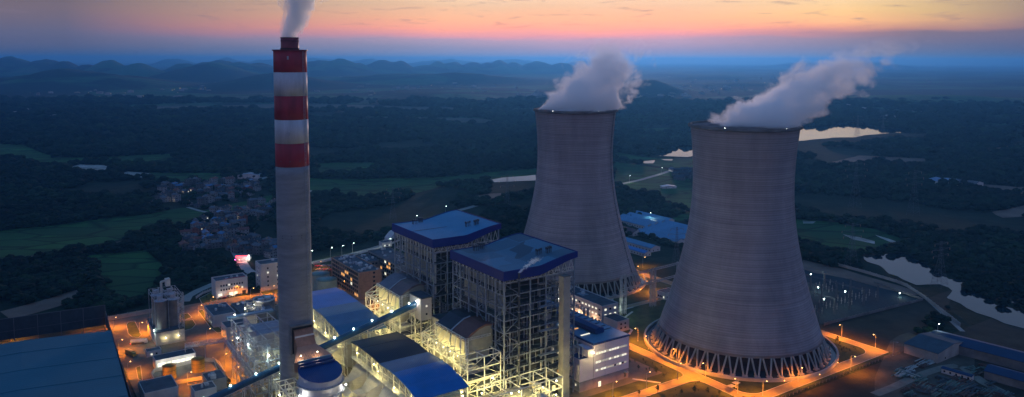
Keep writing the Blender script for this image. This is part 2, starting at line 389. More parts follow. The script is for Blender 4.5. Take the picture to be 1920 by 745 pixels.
def rough_edge(pts, step=14, amp=4.0, seed=0):
    out = []
    n = len(pts)
    for i in range(n):
        p = Vector(pts[i]).to_2d(); q = Vector(pts[(i + 1) % n]).to_2d(); d = q - p; L = d.length; k = max(1, min(60, int(L / step)))
        nr = Vector((-d.y, d.x)) / max(L, .01)
        for j in range(k):
            a = p + d * j / k
            o = mn.fractal(Vector((a.x / 40, a.y / 40, seed)), 1.0, 2.0, 3) * amp * (0 if j == 0 else 1)
            out.append((a.x + nr.x * o, a.y + nr.y * o))
    return out
def tess_sheet(polys, z):
    from mathutils.geometry import tessellate_polygon
    mb = MB()
    for k, pts in enumerate(polys):
        v = [Vector((x, y, z)) for x, y in pts]; mb.add(v, tessellate_polygon([v]))
    me = mb
    # make every triangle face up
    f2 = []
    for f in me.f:
        a, b, c = (Vector(me.v[i]) for i in f)
        f2.append(f if (b - a).cross(c - a).z > 0 else (f[0], f[2], f[1]))
    me.f = f2; return me
CLEAR = []     # world-space polygons where no woodland grows
def region(name, pxpolys, m, z, step=14, amp=5.0, kind='structure', clear=True):
    ps = []
    for k, pl in enumerate(pxpolys):
        w = [gxy(x, y) for x, y in pl]; w = rough_edge(w, step, amp, k * 3.7 + z); ps.append(w)
        if clear: CLEAR.append(np.array(w))
        if m is WATER: [CLEAR.append(np.array(w) * s_) for s_ in (.985, .965, .945, .93, .915)]
    o = tess_sheet(ps, z).build(name, m); o['kind'] = kind; return o
region('field', [
    [(0, 433), (86, 425), (200, 410), (275, 403), (343, 390), (408, 403), (343, 422), (300, 420), (240, 446), (142, 467), (77, 480), (0, 492), (-260, 520), (-260, 450)],
    [(163, 480), (275, 470), (309, 502), (280, 553), (240, 562), (206, 558), (195, 520)],
    [(373, 398), (430, 384), (511, 366), (511, 380), (450, 392), (410, 402)],
    [(577, 334), (640, 337), (700, 336), (804, 334), (860, 330), (909, 324), (1020, 316), (1020, 328), (919, 341), (839, 345), (811, 355), (769, 364), (675, 371), (612, 362), (540, 364)],
    [(595, 308), (640, 305), (710, 306), (700, 312), (680, 322), (590, 326)],
    [(-100, 268), (0, 270), (42, 272), (105, 296), (171, 296), (314, 289), (339, 289), (297, 313), (171, 303), (91, 313), (40, 300), (-100, 290)],
    [(279, 324), (412, 325), (425, 330), (410, 337), (290, 341)],
    [(433, 231), (482, 221), (470, 230), (440, 235)],
    [(1150, 303), (1200, 310), (1290, 325), (1310, 400), (1262, 385), (1230, 365), (1150, 352)],
    [(1150, 285), (1215, 296), (1300, 299), (1300, 320), (1230, 312), (1160, 302)],
    [(1255, 412), (1290, 398), (1310, 398), (1310, 420)],
    [(1480, 405), (1500, 412), (1570, 418), (1640, 430), (1700, 452), (1650, 470), (1600, 472), (1540, 465), (1480, 450)],
    [(905, 172), (1010, 168), (1015, 173), (930, 178)], [(1180, 242), (1260, 240), (1270, 246), (1190, 250)]], FIELD, .25)
region('dry_field', [
    [(215, 199), (400, 194), (560, 194), (760, 200), (1000, 206), (1000, 211), (760, 208), (560, 209), (400, 207), (225, 205)],
    [(560, 218), (900, 222), (960, 232), (800, 228), (600, 224)]], FIELD2, .3, 30, 8)
region('bare_earth', [
    [(100, 558), (160, 540), (150, 552), (120, 572), (20, 600), (0, 585)], [(900, 366), (960, 360), (975, 364), (940, 374), (880, 380)],
    [(1560, 304), (1610, 292), (1740, 298), (1738, 307), (1620, 306), (1575, 312)], [(1735, 276), (1800, 280), (1806, 285), (1740, 281)],
    [(1505, 488), (1560, 500), (1650, 526), (1740, 556), (1700, 552), (1620, 532), (1505, 505)],
    [(1730, 340), (1770, 338), (1770, 346), (1735, 350)], [(1825, 345), (1920, 352), (1920, 366), (1850, 356)], [(1850, 280), (1920, 270), (1920, 276), (1860, 288)], [(1860, 398), (1920, 386), (1960, 390), (1960, 405), (1880, 409)]], SANDM, .28)
region('wet_field', [
    [(118, 318), (150, 309), (195, 310), (215, 320), (180, 326), (150, 322)], [(217, 330), (240, 322), (285, 326), (280, 333), (240, 334)],
    [(1640, 441), (1690, 457), (1692, 461), (1670, 455)], [(1580, 440), (1640, 453), (1640, 458), (1600, 450)], [(1505, 414), (1530, 416), (1524, 420), (1506, 420)],
    [(580, 357), (600, 359), (600, 361), (580, 361)]], PALE, .35)
def px3(pts, ox, oy, s): return [(ox + x / s, oy + y / s) for x, y in pts]
region('lake', [px3([(-45, 140), (135, 140), (145, 128), (235, 130), (310, 137), (400, 150), (600, 168), (585, 176), (560, 179), (450, 172), (300, 184), (255, 194), (150, 195), (20, 209), (-60, 216), (-140, 200), (-120, 165)], 1500, 180, 2.483)], WATER, .45, 20, 5)
region('pond', [[(1222, 291), (1240, 285), (1262, 280), (1310, 273), (1320, 290), (1290, 295), (1240, 293)], [(1205, 303), (1228, 301), (1224, 307), (1208, 307)], [(1240, 299), (1262, 299), (1260, 302), (1245, 301)],
    [(917, 338), (940, 334), (1000, 329), (1020, 329), (1020, 338), (960, 341), (920, 343)], [(905, 170), (920, 169), (918, 171)]], WATER, .45, 12, 2.5)
region('river', [px3([(250, 142), (380, 130), (460, 125), (490, 150), (560, 190), (580, 200), (640, 240), (690, 240), (720, 300), (770, 300), (840, 350), (963, 378), (1200, 460), (1200, 540), (963, 452), (880, 430), (760, 385), (690, 345), (630, 320), (655, 290), (600, 262), (500, 265), (440, 240), (380, 215), (340, 180), (290, 165)], 1500, 420, 2.293),
    px3([(840, 312), (880, 318), (940, 338), (930, 345), (880, 332)], 1500, 420, 2.293)], WATER, .40, 9, 5)
# ------------------------------------------------------------------ plant yard, lawns and roads (plant grid)
def sheet(name, polys, m, z, kind='structure'):
    o = tess_sheet([[tuple(W(a, b))[:2] for a, b in p] for p in polys], z).build(name, m); o['kind'] = kind; return o
SITE = [(-196, -80), (240, -112), (240, 30), (385, 50), (385, 70), (244, 240), (60, 290), (-60, 300), (-60, 262), (-130, 300), (-196, 262)]
for P in (SITE, [(380, -70), (240, -112), (240, 60), (390, 60)], [(-330, -80), (-190, -80), (-190, 262), (-330, 240)], [(230, -105), (400, -105), (340, -270), (200, -270)],
          [(330, 175), (430, 175), (430, 310), (360, 310)], [(250, 160), (325, 160), (325, 240), (250, 240)]):
    CLEAR.append(np.array([tuple(W(a, b))[:2] for a, b in P]))
CLEAR.append(np.array([gxy(x, y) for x, y in [(480, 520), (400, 470), (430, 470), (470, 480), (600, 470), (700, 455), (760, 440), (900, 385), (905, 392), (780, 440), (740, 520)]]))
def rect(a0, a1, b0, b1): return [(a0, b0), (a1, b0), (a1, b1), (a0, b1)]
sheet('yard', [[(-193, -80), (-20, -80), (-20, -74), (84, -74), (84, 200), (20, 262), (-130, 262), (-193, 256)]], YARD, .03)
sheet('substation_gravel', [[(246, -47), (365, -57), (376, -10), (390, 50), (310, 66), (246, 66)]], mat('gravel', (.018, .034, .045), .95, 0, .35, .3, .03, 1.5), .06)
DRY = mat('dry_grass', (.038, .030, .018), .95, 0, .5, .06, .3, .5, col2=(.014, .014, .009))
sheet('dry_ground', [[(236, -112), (300, -104), (420, -60), (400, -58), (365, -60), (246, -50), (246, 66), (236, 66)], [(60, -400), (420, -400), (420, -112), (60, -112)]], DRY, .02)
CLEAR.append(np.array([tuple(W(a, b))[:2] for a, b in [(20, -400), (330, -400), (330, -104), (20, -104)]]))
sheet('lawn', [[(84, -108), (236, -108), (236, 240), (84, 240)], [(16, -108), (84, -108), (84, -45), (16, -45)]], GRASS, .05)
def arc(cx, cy, r, a0, a1, n=8): return [(cx + r * math.cos(R(a0 + (a1 - a0) * i / n)), cy + r * math.sin(R(a0 + (a1 - a0) * i / n))) for i in range(n + 1)]
def offset(pts, d):
    out = []
    for i, p in enumerate(pts):
        a = Vector(pts[max(0, i - 1)]); b = Vector(pts[min(len(pts) - 1, i + 1)]); t = (b - a).normalized(); out.append((p[0] - t.y * d, p[1] + t.x * d))
    return out
KB = MB(); PB = MB(); RB = []
def kerb(pts, w=.3, z0=.0, z1=.16):
    ws = [W(a, b) for a, b in pts]
    for p, q in zip(ws[:-1], ws[1:]):
        KB.beam(p + Vector((0, 0, z1 / 2 + .04)), q + Vector((0, 0, z1 / 2 + .04)), w, z1)
def road(pts, w, m=None, z=.09, kerbs=True):
    l = offset(pts, w / 2); r = offset(pts, -w / 2)
    RB.append((l + r[::-1]))
    if kerbs: kerb(l); kerb(r)
road([(98, 260), (98, -52)], 7.6, kerbs=False); kerb([(94.2, 200), (94.2, -50)] + arc(88, -50, 6.2, 0, -90, 5)[1:] + [(30, -56.2)]); kerb([(101.8, 200), (101.8, -88)] + arc(112, -88, 10.2, 180, 270, 6) + [(217, -98.2)] + arc(217, -88, 10.2, 270, 360, 6) + [(227.2, 235)])
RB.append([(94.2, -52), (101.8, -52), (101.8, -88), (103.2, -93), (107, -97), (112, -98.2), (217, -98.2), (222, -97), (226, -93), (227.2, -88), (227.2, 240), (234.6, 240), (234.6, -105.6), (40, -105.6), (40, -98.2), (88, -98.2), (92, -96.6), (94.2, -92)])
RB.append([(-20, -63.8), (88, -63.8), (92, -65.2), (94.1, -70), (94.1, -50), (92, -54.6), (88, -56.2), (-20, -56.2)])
kerb([(234.6, 240), (234.6, -105.6), (20, -105.6)]); kerb([(30, -63.8), (88, -63.8)] + arc(88, -70, 6.2, 90, 0, 5) + [(94.2, -90)] + arc(88, -92, 6.2, 0, -90, 5) + [(40, -98.2)])
road([(102, 63), (227, 63)], 5.5)
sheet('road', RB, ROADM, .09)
# footpaths over the lawn
FP = []
for p in ([(104, 44), (128, 58), (158, 60)], [(112, 16), (121, 22), (124, 40), (150, 52)], [(123, 46), (165, 92)], [(62, -41), (72, -55)]):
    FP.append(offset(p, .9) + offset(p, -.9)[::-1])
sheet('footpath', FP, KERB, .11)
struct('kerb', KB, KERB)
# left yard: grass islands with kerbs
KB2 = MB(); ISL = []
def island(pxs):
    w = [gab(x, y) for x, y in pxs]; ISL.append(w)
    for p, q in zip(w, w[1:] + w[:1]): KB2.beam(W(*p) + Vector((0, 0, .12)), W(*q) + Vector((0, 0, .12)), .35, .22)
def zp(pts, ox=180, oy=480, s=2.8125): return [(ox + x / s, oy + y / s) for x, y in pts]
island(zp([(160, 365), (170, 350), (205, 345), (240, 418), (225, 432), (190, 428), (170, 410)]))
island(zp([(442, 308), (485, 303), (505, 325), (470, 338), (445, 332)])); island(zp([(448, 345), (510, 337), (527, 362), (505, 385), (462, 396), (446, 380)]))
island(zp([(538, 290), (560, 283), (640, 370), (680, 402), (640, 408), (600, 375)])); island(zp([(545, 225), (620, 185), (640, 235), (560, 255)]))
island(zp([(615, 535), (650, 560), (672, 600), (655, 635), (600, 650), (640, 600)])); island(zp([(665, 655), (690, 650), (715, 680), (690, 700)]))
island(zp([(845, 235), (880, 222), (890, 250), (955, 250), (955, 262), (880, 262)])); island(zp([(865, 190), (960, 175), (960, 195), (880, 208)]))
island(zp([(210, 590), (235, 580), (245, 660), (222, 650)])); island(zp([(265, 345), (320, 318), (340, 460), (300, 445)]))
sheet('grass_verge', ISL, mat('verge_grass', (.085, .105, .022), .95, 0, .45, .4, .1, 2, col2=(.04, .055, .012)), .10); struct('kerb', KB2, KERB)
# public road outside the wall, and the lane up to the hill
def pxroad(name, pxs, w, m, z=.3):
    p = [gab(x, y) for x, y in pxs]; sheet(name, [offset(p, w / 2) + offset(p, -w / 2)[::-1]], m, z); CLEAR.append(np.array([tuple(W(*q))[:2] for q in offset(p, w / 2 + 4) + offset(p, -w / 2 - 4)[::-1]]))
LIGHTROAD = mat('pale_road', (.30, .28, .25), .85, 0, .2, .08)
pxroad('road', [(346, 566), (352, 556), (370, 546), (400, 533), (440, 522), (480, 514), (590, 492), (640, 482), (700, 466), (735, 455)], 8, LIGHTROAD, .12)
pxroad('road', [(720, 456), (745, 436), (780, 421), (850, 398), (893, 386)], 9, LIGHTROAD)
pxroad('road', [(1158, 347), (1200, 338), (1235, 328), (1262, 319)], 9, LIGHTROAD)
pxroad('path', [(52, 483), (100, 474), (170, 464), (235, 452)], 5, FIELD2)
pxroad('path', [(352, 389), (375, 396), (409, 403)], 5, LIGHTROAD); pxroad('path', [(475, 341), (490, 335), (505, 332)], 12, LIGHTROAD)
pxroad('path', [(1648, 322), (1690, 312), (1738, 307)], 6, FIELD2); pxroad('path', [(1150, 300), (1200, 306), (1240, 311)], 6, FIELD2)
pxroad('path', [(1700, 535), (1740, 563), (1805, 622)], 3.5, LIGHTROAD, .15); pxroad('path', [(1520, 484), (1560, 494), (1620, 510), (1700, 535)], 3.5, LIGHTROAD, .32)
pxroad('road', [(440, 470), (450, 485), (462, 505), (478, 516)], 9, CONC, .14)
# storage yard beside the warehouses
sheet('storage_yard', [[gab(x, y) for x, y in zp([(150, 205), (235, 150), (330, 120), (440, 165), (480, 230), (600, 300), (560, 340), (720, 330), (963, 300), (963, 745), (0, 745), (0, 560)], 1640, 600, 5.139)]],
      mat('packed_earth', (.085, .075, .055), .95, 0, .4, .1), .04)
pxroad('road', [gp for gp in zp([(0, 720), (200, 640), (400, 545), (560, 490), (680, 455), (800, 440)], 1640, 600, 5.139)], 6, mat('worn_concrete', (.21, .19, .15), .9, 0, .3, .12), .08)
pxroad('road', [gp for gp in zp([(850, 450), (960, 540), (1060, 610), (1200, 680), (1300, 745)], 1640, 600, 5.139)], 7, MATS['worn_concrete'], .08)
# ------------------------------------------------------------------ cooling towers
def shell_mat():
    m = bpy.data.materials.new('tower_shell_concrete'); m.use_nodes = True; nt = m.node_tree; N = nt.nodes; L = nt.links; b = N['Principled BSDF']; b.inputs['Roughness'].default_value = .9
    tc = N.new('ShaderNodeTexCoord'); sp = N.new('ShaderNodeSeparateXYZ'); L.new(tc.outputs['Object'], sp.inputs[0])
    def nz(vec, scale, det, st):
        mp = N.new('ShaderNodeMapping'); mp.inputs['Scale'].default_value = st; L.new(vec, mp.inputs[0])
        n = N.new('ShaderNodeTexNoise'); n.inputs['Scale'].default_value = scale; n.inputs['Detail'].default_value = det; n.inputs['Roughness'].default_value = .7; L.new(mp.outputs[0], n.inputs['Vector']); return n.outputs['Fac']
    lift = nz(tc.outputs['Object'], 1, 5, (.012, .012, .75))     # pour lines, every lift a slightly different grey
    stain = nz(tc.outputs['Object'], 1, 5, (.05, .05, .012)); big = nz(tc.outputs['Object'], 1, 3, (.02, .02, .02))
    w = N.new('ShaderNodeTexWave'); w.bands_direction = 'Z'; w.inputs['Scale'].default_value = .314 / 1.45; L.new(tc.outputs['Object'], w.inputs['Vector'])
    w.wave_profile = 'SAW'
    cr = N.new('ShaderNodeValToRGB'); e = cr.color_ramp.elements; e[0].position = .3; e[0].color = (.26, .24, .26, 1); e[1].position = .7; e[1].color = (.39, .36, .38, 1); L.new(lift, cr.inputs[0])
    def mul(a, f, lo, hi):
        r = N.new('ShaderNodeMapRange'); r.inputs[1].default_value = .3; r.inputs[2].default_value = .7; r.inputs[3].default_value = lo; r.inputs[4].default_value = hi; L.new(f, r.inputs[0])
        n = N.new('ShaderNodeMix'); n.data_type = 'RGBA'; n.blend_type = 'MULTIPLY'; n.inputs[0].default_value = 1; L.new(a, n.inputs[6])
        c = N.new('ShaderNodeCombineColor'); [L.new(r.outputs[0], c.inputs[i]) for i in range(3)]; L.new(c.outputs[0], n.inputs[7]); return n.outputs[2]
    c = mul(mul(mul(mul(cr.outputs[0], nz(tc.outputs['Object'], 1, 6, (.10, .10, .008)), .88, 1.06), stain, .78, 1.12), big, .85, 1.12), w.outputs['Fac'], .88, 1.05)
    L.new(c, b.inputs['Base Color'])
    bp = N.new('ShaderNodeBump'); bp.inputs['Distance'].default_value = .12; bp.inputs['Strength'].default_value = 1; L.new(w.outputs['Fac'], bp.inputs['Height']); L.new(bp.outputs[0], b.inputs['Normal'])
    return m
SHELL = shell_mat()
HT, RT, ZT, RL, ZL, RCB, RBA = 151.5, 33.0, 113.0, 54.4, 10.8, 58.3, 64.2
def rz(z):
    c = 78.6 if z < ZT else 95.0
    return RT * math.sqrt(1 + ((z - ZT) / c) ** 2)
def cooling_tower(label, a, b):
    t = thing('cooling_tower', label, 'cooling tower', a, b, group='two hyperbolic cooling towers')
    zs = [ZL + (HT - ZL) * i / 60 for i in range(61)]
    prof = [(rz(z), z) for z in zs] + [(rz(z) - (.9 if z < 20 else .45), z) for z in zs[::-1]]
    MB().lathe(prof, 160, closed=True).build('shell', SHELL, t, True)
    MB().lathe([(rz(HT), HT - 1.6), (rz(HT) + 1.5, HT - 1.2), (rz(HT) + 1.5, HT + .1), (rz(HT) + 1.35, HT + .1), (rz(HT) + 1.35, HT - .9), (rz(HT) - .6, HT - .9), (rz(HT) - .6, HT + .6), (rz(HT), HT + .6)], 160, closed=True).build('rim_walkway', CONC_D, t)
    n = 50; base = None
    for i in range(n):
        t0 = 2 * math.pi * i / n; d = 2 * math.pi / n
        if base is None:
            mb = MB(); f = Vector((RCB, 0, .8))
            for s in (-1, 1):
                q = Vector((math.cos(s * d * .40) * (RL - .4), math.sin(s * d * .40) * (RL - .4), ZL + .1))
                mb.cyl(f + Vector((0, s * .75, 0)), q, .58, n=10)
            mb.box(RCB - 1.2, RCB + 1.2, -1.7, 1.7, -.3, 1.2)
            base = mb.build('support_column', CONC, t)
        else:
            c = base.copy(); COL.objects.link(c); c.parent = t; c.rotation_euler = (0, 0, t0)
    MB().lathe([(RBA - 1.4, -.2), (RBA - 1.4, 2.1), (RBA, 2.1), (RBA, -.1)], 128).build('basin_wall', CONC, t)
    MB().lathe([(.01, .5), (RBA - 1.4, .5)], 96).build('basin_water', mat('basin_water', (.05, .07, .09), .08, 0, .2, .05, .04, 1.2), t)
    MB().lathe([(.01, 9.6), (51.5, 9.6), (51.8, 2.0), (.01, 2.0)], 64).build('cooling_fill', mat('cooling_fill', (.05, .035, .035), .9, 0, .5, .3), t)
    # wall lights around the basin, obstruction lights at the rim
    for k, ang in enumerate([-128 + 12 * i for i in range(17)]):
        th = R(ang) ; x, y = math.cos(th) * (RBA + .35), math.sin(th) * (RBA + .35)
        MB().box(x - .14, x + .14, y - .14, y + .14, .8, 1.1).build('basin_lamp', EM_SOD if k % 2 else MATS['concrete'], t)
    for ang in (200, 262):
        th = R(ang); x, y = math.cos(th) * (rz(HT) + 1.5), math.sin(th) * (rz(HT) + 1.5)
        MB().ball((x, y, HT + .5), .11, 6).build('obstruction_light', EM_WHT, t)
    lad = MB()
    th = R(ANG_LADDER); prev = None
    for z in np.arange(ZL, HT + 1, 3.2):
        r = rz(z) + .55; p = Vector((math.cos(th) * r, math.sin(th) * r, z))
        if prev:
            tv = Vector((-math.sin(th), math.cos(th), 0)) * .5
            lad.beam(prev + tv, p + tv, .14); lad.beam(prev - tv, p - tv, .14); lad.beam(p + tv, p - tv, .12)
            if int(z) % 3 == 0 or True: lad.beam(p, p - Vector((math.cos(th), math.sin(th), 0)) * .8, .12)
        if int((z - ZL) / 3.2) % 3 == 0: lad.beam(p + tv * 2.4 if prev else p, p - tv * 2.4 if prev else p + Vector((0, 0, .1)), .9, .25)
        prev = p
    if prev: lad.build('ladder', DARK_STEEL, t)
    return t
ANG_LADDER = -62
tower_far = cooling_tower('farther cooling tower, standing behind the boiler houses with a ladder up its right side', 169.2, 148.1)
ANG_LADDER = 60
tower_near = cooling_tower('nearest and largest cooling tower, at the right beside the orange lit road junction', 163.6, -38.4)
# ------------------------------------------------------------------ chimney
def chimney():
    t = thing('chimney', 'tall round chimney with red and white bands and grey concrete shaft', 'chimney', -120.1, 37.6)
    def r(z): return 9.35 - .62 * z / 200
    # shaft with a duct opening in its -b side
    bands = [(0, 136.8, CONC_SH, 'shaft'), (136.8, 149.5, REDP, 'red_band'), (149.5, 162.3, WHTP, 'white_band'), (162.3, 175.1, REDP, 'red_band'), (175.1, 187.8, WHTP, 'white_band'), (187.8, 199.6, REDP, 'red_band')]
    for z0, z1, m, nm in bands:
        zs = np.linspace(z0, z1, max(3, int((z1 - z0) / 5)))
        MB().lathe([(r(z), z) for z in zs] + [(r(z) - .8, z) for z in zs[::-1]], 72, closed=True).build(nm, m, t, True)
    MB().lathe([(r(199.6) + .55, 199.3), (r(199.6) + .55, 199.9), (.01, 199.9)], 72).build('platform', mat('dark_red_paint', (.16, .02, .03), .6), t)
    MB().lathe([(4.75, 199.9), (4.75, 206.3), (4.55, 206.3), (4.55, 199.9)], 48).build('flue', mat('flue_red', (.20, .022, .035), .5, 0, .35, .3), t, True)
    fl_ = t.children[-1]
    MB().lathe([(4.95, 204.4), (4.95, 204.7), (4.7, 204.7)], 48).lathe([(4.95, 206.2), (4.95, 206.5), (4.6, 206.5)], 48).lathe([(5.0, 200), (5.0, 200.8), (4.7, 200.8)], 48).build('flue_ring', mat('dark_flue_ring', (.05, .012, .015)), fl_)
    for z in (195.5, 155):
        MB().box(-.35 - 4, .35 - 4, -r(z) - .0, -r(z) + .9, z - .9, z + .9).build('hatch', GREY_STEEL, t)
    q = MB(); th = R(-60)
    for s_ in (-.5, .5): q.beam((math.cos(th) * (r(0) + .3) - s_ * math.sin(th), math.sin(th) * (r(0) + .3) + s_ * math.cos(th), 52), (math.cos(th) * (r(199) + .3) - s_ * math.sin(th), math.sin(th) * (r(199) + .3) + s_ * math.cos(th), 199), .12)
    for z in range(53, 199, 2): q.beam((math.cos(th) * (r(z) + .3) - .5 * math.sin(th), math.sin(th) * (r(z) + .3) + .5 * math.cos(th), z), (math.cos(th) * (r(z) + .3) + .5 * math.sin(th), math.sin(th) * (r(z) + .3) - .5 * math.cos(th), z), .1)
    q.build('ladder', GREY_STEEL, t)
    for z in (98, 99.2, 140):
        for k in range(3):
            th = R(-150 + 34 * k); MB().ball((math.cos(th) * r(z), math.sin(th) * r(z), z), .28, 6).build('vent_hole', DARK_STEEL, t)
    # recess around the duct
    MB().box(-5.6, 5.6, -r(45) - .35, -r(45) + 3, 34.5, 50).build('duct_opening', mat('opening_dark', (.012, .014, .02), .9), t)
    MB().box(-6.2, 6.2, -r(45) - 2.2, -r(45) + 2, 49.6, 50.4).box(-6.4, -5.6, -r(45) - .8, -r(45) + 3, 34, 50).box(5.6, 6.4, -r(45) - .8, -r(45) + 3, 34, 50).build('opening_frame', CONC_D, t)
    return t
CONC_SH = mat('chimney_concrete', (.23, .235, .25), .9, 0, .22, .25, .05, 1.2, stretch=(.25, .25, 1.4))
chimney()
# ------------------------------------------------------------------ general buildings
WIN = {}
def win_mesh(w, h, m):
    k = (round(w, 2), round(h, 2), m.name)
    if k not in WIN:
        mb = MB().box(-w / 2, w / 2, -.06, .12, 0, h); me = bpy.data.meshes.new('window'); me.from_pydata(mb.v, [], mb.f); me.materials.append(m); WIN[k] = me
    return WIN[k]
def window(parent, face, u, z, w, h, m, x0, x1, y0, y1):
    o = bpy.data.objects.new('window', win_mesh(w, h, m)); COL.objects.link(o); o.parent = parent
    if face == 'F': o.location = (u, y0, z)
    elif face == 'L': o.location = (x0, u, z); o.rotation_euler = (0, 0, -math.pi / 2)
    elif face == 'R': o.location = (x1, u, z); o.rotation_euler = (0, 0, math.pi / 2)
    return o
def building(name, label, cat, a0, a1, b0, b1, h, wall=WALLW, roof=ROOFD, wins=(), parapet=.8, group=None, plinth=None, roofbits=0, base=0.0, rot=0.0):
    ca, cb = (a0 + a1) / 2, (b0 + b1) / 2; x0, x1, y0, y1 = a0 - ca, a1 - ca, b0 - cb, b1 - cb
    t = thing(name, label, cat, ca, cb, rot, group, z=base)
    mb = MB(); mb.prism([(x0, y0), (x1, y0), (x1, y1), (x0, y1)], 0 if not plinth else plinth, h); 
    if parapet:
        p = .35
        for q in ((x0, x1, y0, y0 + p), (x0, x1, y1 - p, y1), (x0, x0 + p, y0 + p, y1 - p), (x1 - p, x1, y0 + p, y1 - p)): mb.box(*q, h, h + parapet)
    mb.build('wall', wall, t)
    if plinth: MB().box(x0 + .05, x1 - .05, y0 + .05, y1 - .05, 0, plinth).build('plinth', PLINTH, t)
    e = .4 if parapet else -.4
    MB().box(x0 + e, x1 - e, y0 + e, y1 - e, h + .02, h + .22).build('roof', roof, t)
    for face, z0, nr, dz, u0, u1, n, w, hh, lit in wins:
        for r_ in range(nr):
            for k in range(n):
                u = u0 + (u1 - u0) * (k + .5) / n; q = rnd.random()
                m = GLASS_L if q < lit[0] else (GLASS_O if q < lit[0] + lit[1] else GLASS_D)
                window(t, face, u, z0 + r_ * dz, w, hh, m, x0, x1, y0, y1)
    for k in range(roofbits):
        w = rnd.uniform(.8, 2.2); x = rnd.uniform(x0 + 2, x1 - 2); y = rnd.uniform(y0 + 2, y1 - 2); hh = rnd.uniform(.8, 2.0)
        q = MB().box(x - w / 2, x + w / 2, y - w * .7, y + w * .7, h + .2, h + .2 + hh)
        if k % 2: q.cyl((x, y, h + .2 + hh), (x, y, h + .5 + hh), w * .35)
        q.build('air_unit', GREY_STEEL if k % 3 else FRAMEM, t)
    return t
# turbine hall
TH = building('turbine_hall', 'long white turbine hall with blue roof and three lit window strips on its end wall', 'turbine hall', 33, 61.5, -38, 128, 27, WALLP, BLUE_GREY, (), .0, plinth=6.2)
TX, TY = 47.25, 45.0
for zz in (10.0, 14.9, 20.3):       # end wall window strips
    n = 12
    for k in range(n):
        if zz > 20 and k == 5: pass
        m = rnd.choice([GLASS_L, GLASS_L, GLASS_M] if (k < 5 or zz > 12 and k < 9) else [GLASS_L, GLASS_M, GLASS_M, GLASS_G])
        window(TH, 'F', -12.6 + 25 * (k + .5) / n, zz, 25 / n - .45, 1.15, m, -14.25, 14.25, -83, 83)
MB().box(-14.55, 14.55, -83.3, 83.3, 26.4, 27.3).build('eaves_trim', FASCIA, TH)
MB().box(-14.0, 14.0, -82.7, 82.7, 27.31, 27.4).build('roof_sheet', mat('blue_grey_roof', (.13, .27, .40), .45, .1, .28, .05), TH)
MB().extr([(-3, 27.4), (3, 27.4), (3.8, 28.2), (3.2, 30.6), (0, 31.6), (-3.2, 30.6), (-3.8, 28.2)], -72, 83, False).build('roof_monitor', BLUE_DARK, TH)
for k in range(26):
    if k % 2 == 0: MB().box(-12.0, -5.2, -69 + k * 5.6, -68.1 + k * 5.6, 27.4, 27.75).build('skylight', GLASS_O if k % 4 else GLASS_L, TH)
    MB().box(6, 12.5, -69 + k * 5.6, -67.8 + k * 5.6, 27.4, 27.6).build('skylight', GLASS_G, TH)
MB().box(-10.2, -8.2, -83.12, -83, 0, 3.2).build('door', GLASS_L, TH); MB().box(10.5, 12.3, -83.14, -83, 1.2, 4.2).build('door', GLASS_G, TH)
MB().box(10.2, 12.6, -85, -83, 4.3, 4.6).build('door_canopy', CONC, TH)
MB().box(-14.3, -14.12, -83.05, -82.8, 6.2, 27).box(-5, -4.9, -83.04, -83, 6.2, 27).build('wall_joint', PLINTH, TH)
# heater bay in front of the hall
HB = building('heater_bay', 'pale grey annex block with a floodlight, left of the turbine hall end wall', 'annex', 22.5, 32.9, -38, -28, 19.5, WALLP, BLUE_DARK, (('L', 3, 1, 1, -3, 3, 2, 1, 1.2, (.5, 0)),), .3, plinth=6.2)
MB().box(1.0, 5.2, -5.2, 5, 19.8, 24.5).build('upper_wall', WALLP, HB)
fl = MB().box(4.2, 4.9, -5.6, -5.2, 22.0, 22.6).build('floodlight', EM_WHT, HB); point(HB, (3.6, -6.2, 22.2), 4200, WARM, .3)
for x in (-3.4, -.6):
    MB().path([(x, -2, 19.8), (x, -2, 25.5), (x, 3, 25.5), (x, 3, 29)], .45, 10).build('pipe', INSUL, HB)
HB2 = building('heater_bay', 'long lower bay with lit openings between the near boiler house and turbine hall', 'annex', 22.5, 32.9, -27.8, 124, 24, CONC, ROOFD, (('L', 5, 3, 6, -70, 70, 22, 3, 2, (.4, .1)),), .5)
for k in range(14):
    y = -74 + k * 10.5; MB().path([(-2, y, 24), (-2, y, 27 + k % 3), (4, y + 3, 27 + k % 3)], .4).build('pipe', INSUL, HB2)
# ------------------------------------------------------------------ boiler houses
def roof_z(x):      # x from -1 to 1 across the roof
    if x < -.25: return -.3 * (1 + x) * 1.0
    u = (x + .25) / 1.25
    return -.22 - .9 * math.sin(min(1, u / .35) * math.pi) * .3 + 4.3 * (u * u * (3 - 2 * u))
def patch_roof(name, c1, c2, sc):
    m = mat(name, c1, .62, 0, .2, .05); nt = m.node_tree; N = nt.nodes; L = nt.links
    tc = N.new('ShaderNodeTexCoord'); v = N.new('ShaderNodeTexVoronoi'); v.distance = 'CHEBYCHEV'; v.inputs['Scale'].default_value = sc; v.inputs['Randomness'].default_value = .55; L.new(tc.outputs['Object'], v.inputs['Vector'])
    mx = N.new('ShaderNodeMix'); mx.data_type = 'RGBA'; mx.inputs[6].default_value = (*c1, 1); mx.inputs[7].default_value = (*c2, 1)
    sp = N.new('ShaderNodeSeparateColor'); L.new(v.outputs['Color'], sp.inputs[0]); L.new(sp.outputs[0], mx.inputs[0]); L.new(mx.outputs[2], N['Principled BSDF'].inputs['Base Color']); return m
ROOF_A = mat('boiler_roof_sheet', (.045, .22, .38), .62, 0, .16, .04)
ROOF_B = patch_roof('patched_roof_sheet', (.065, .19, .29), (.025, .055, .09), .06)
BSTEEL = mat("boiler_steel", (.25, .285, .33), .6, 0, .3, .5)
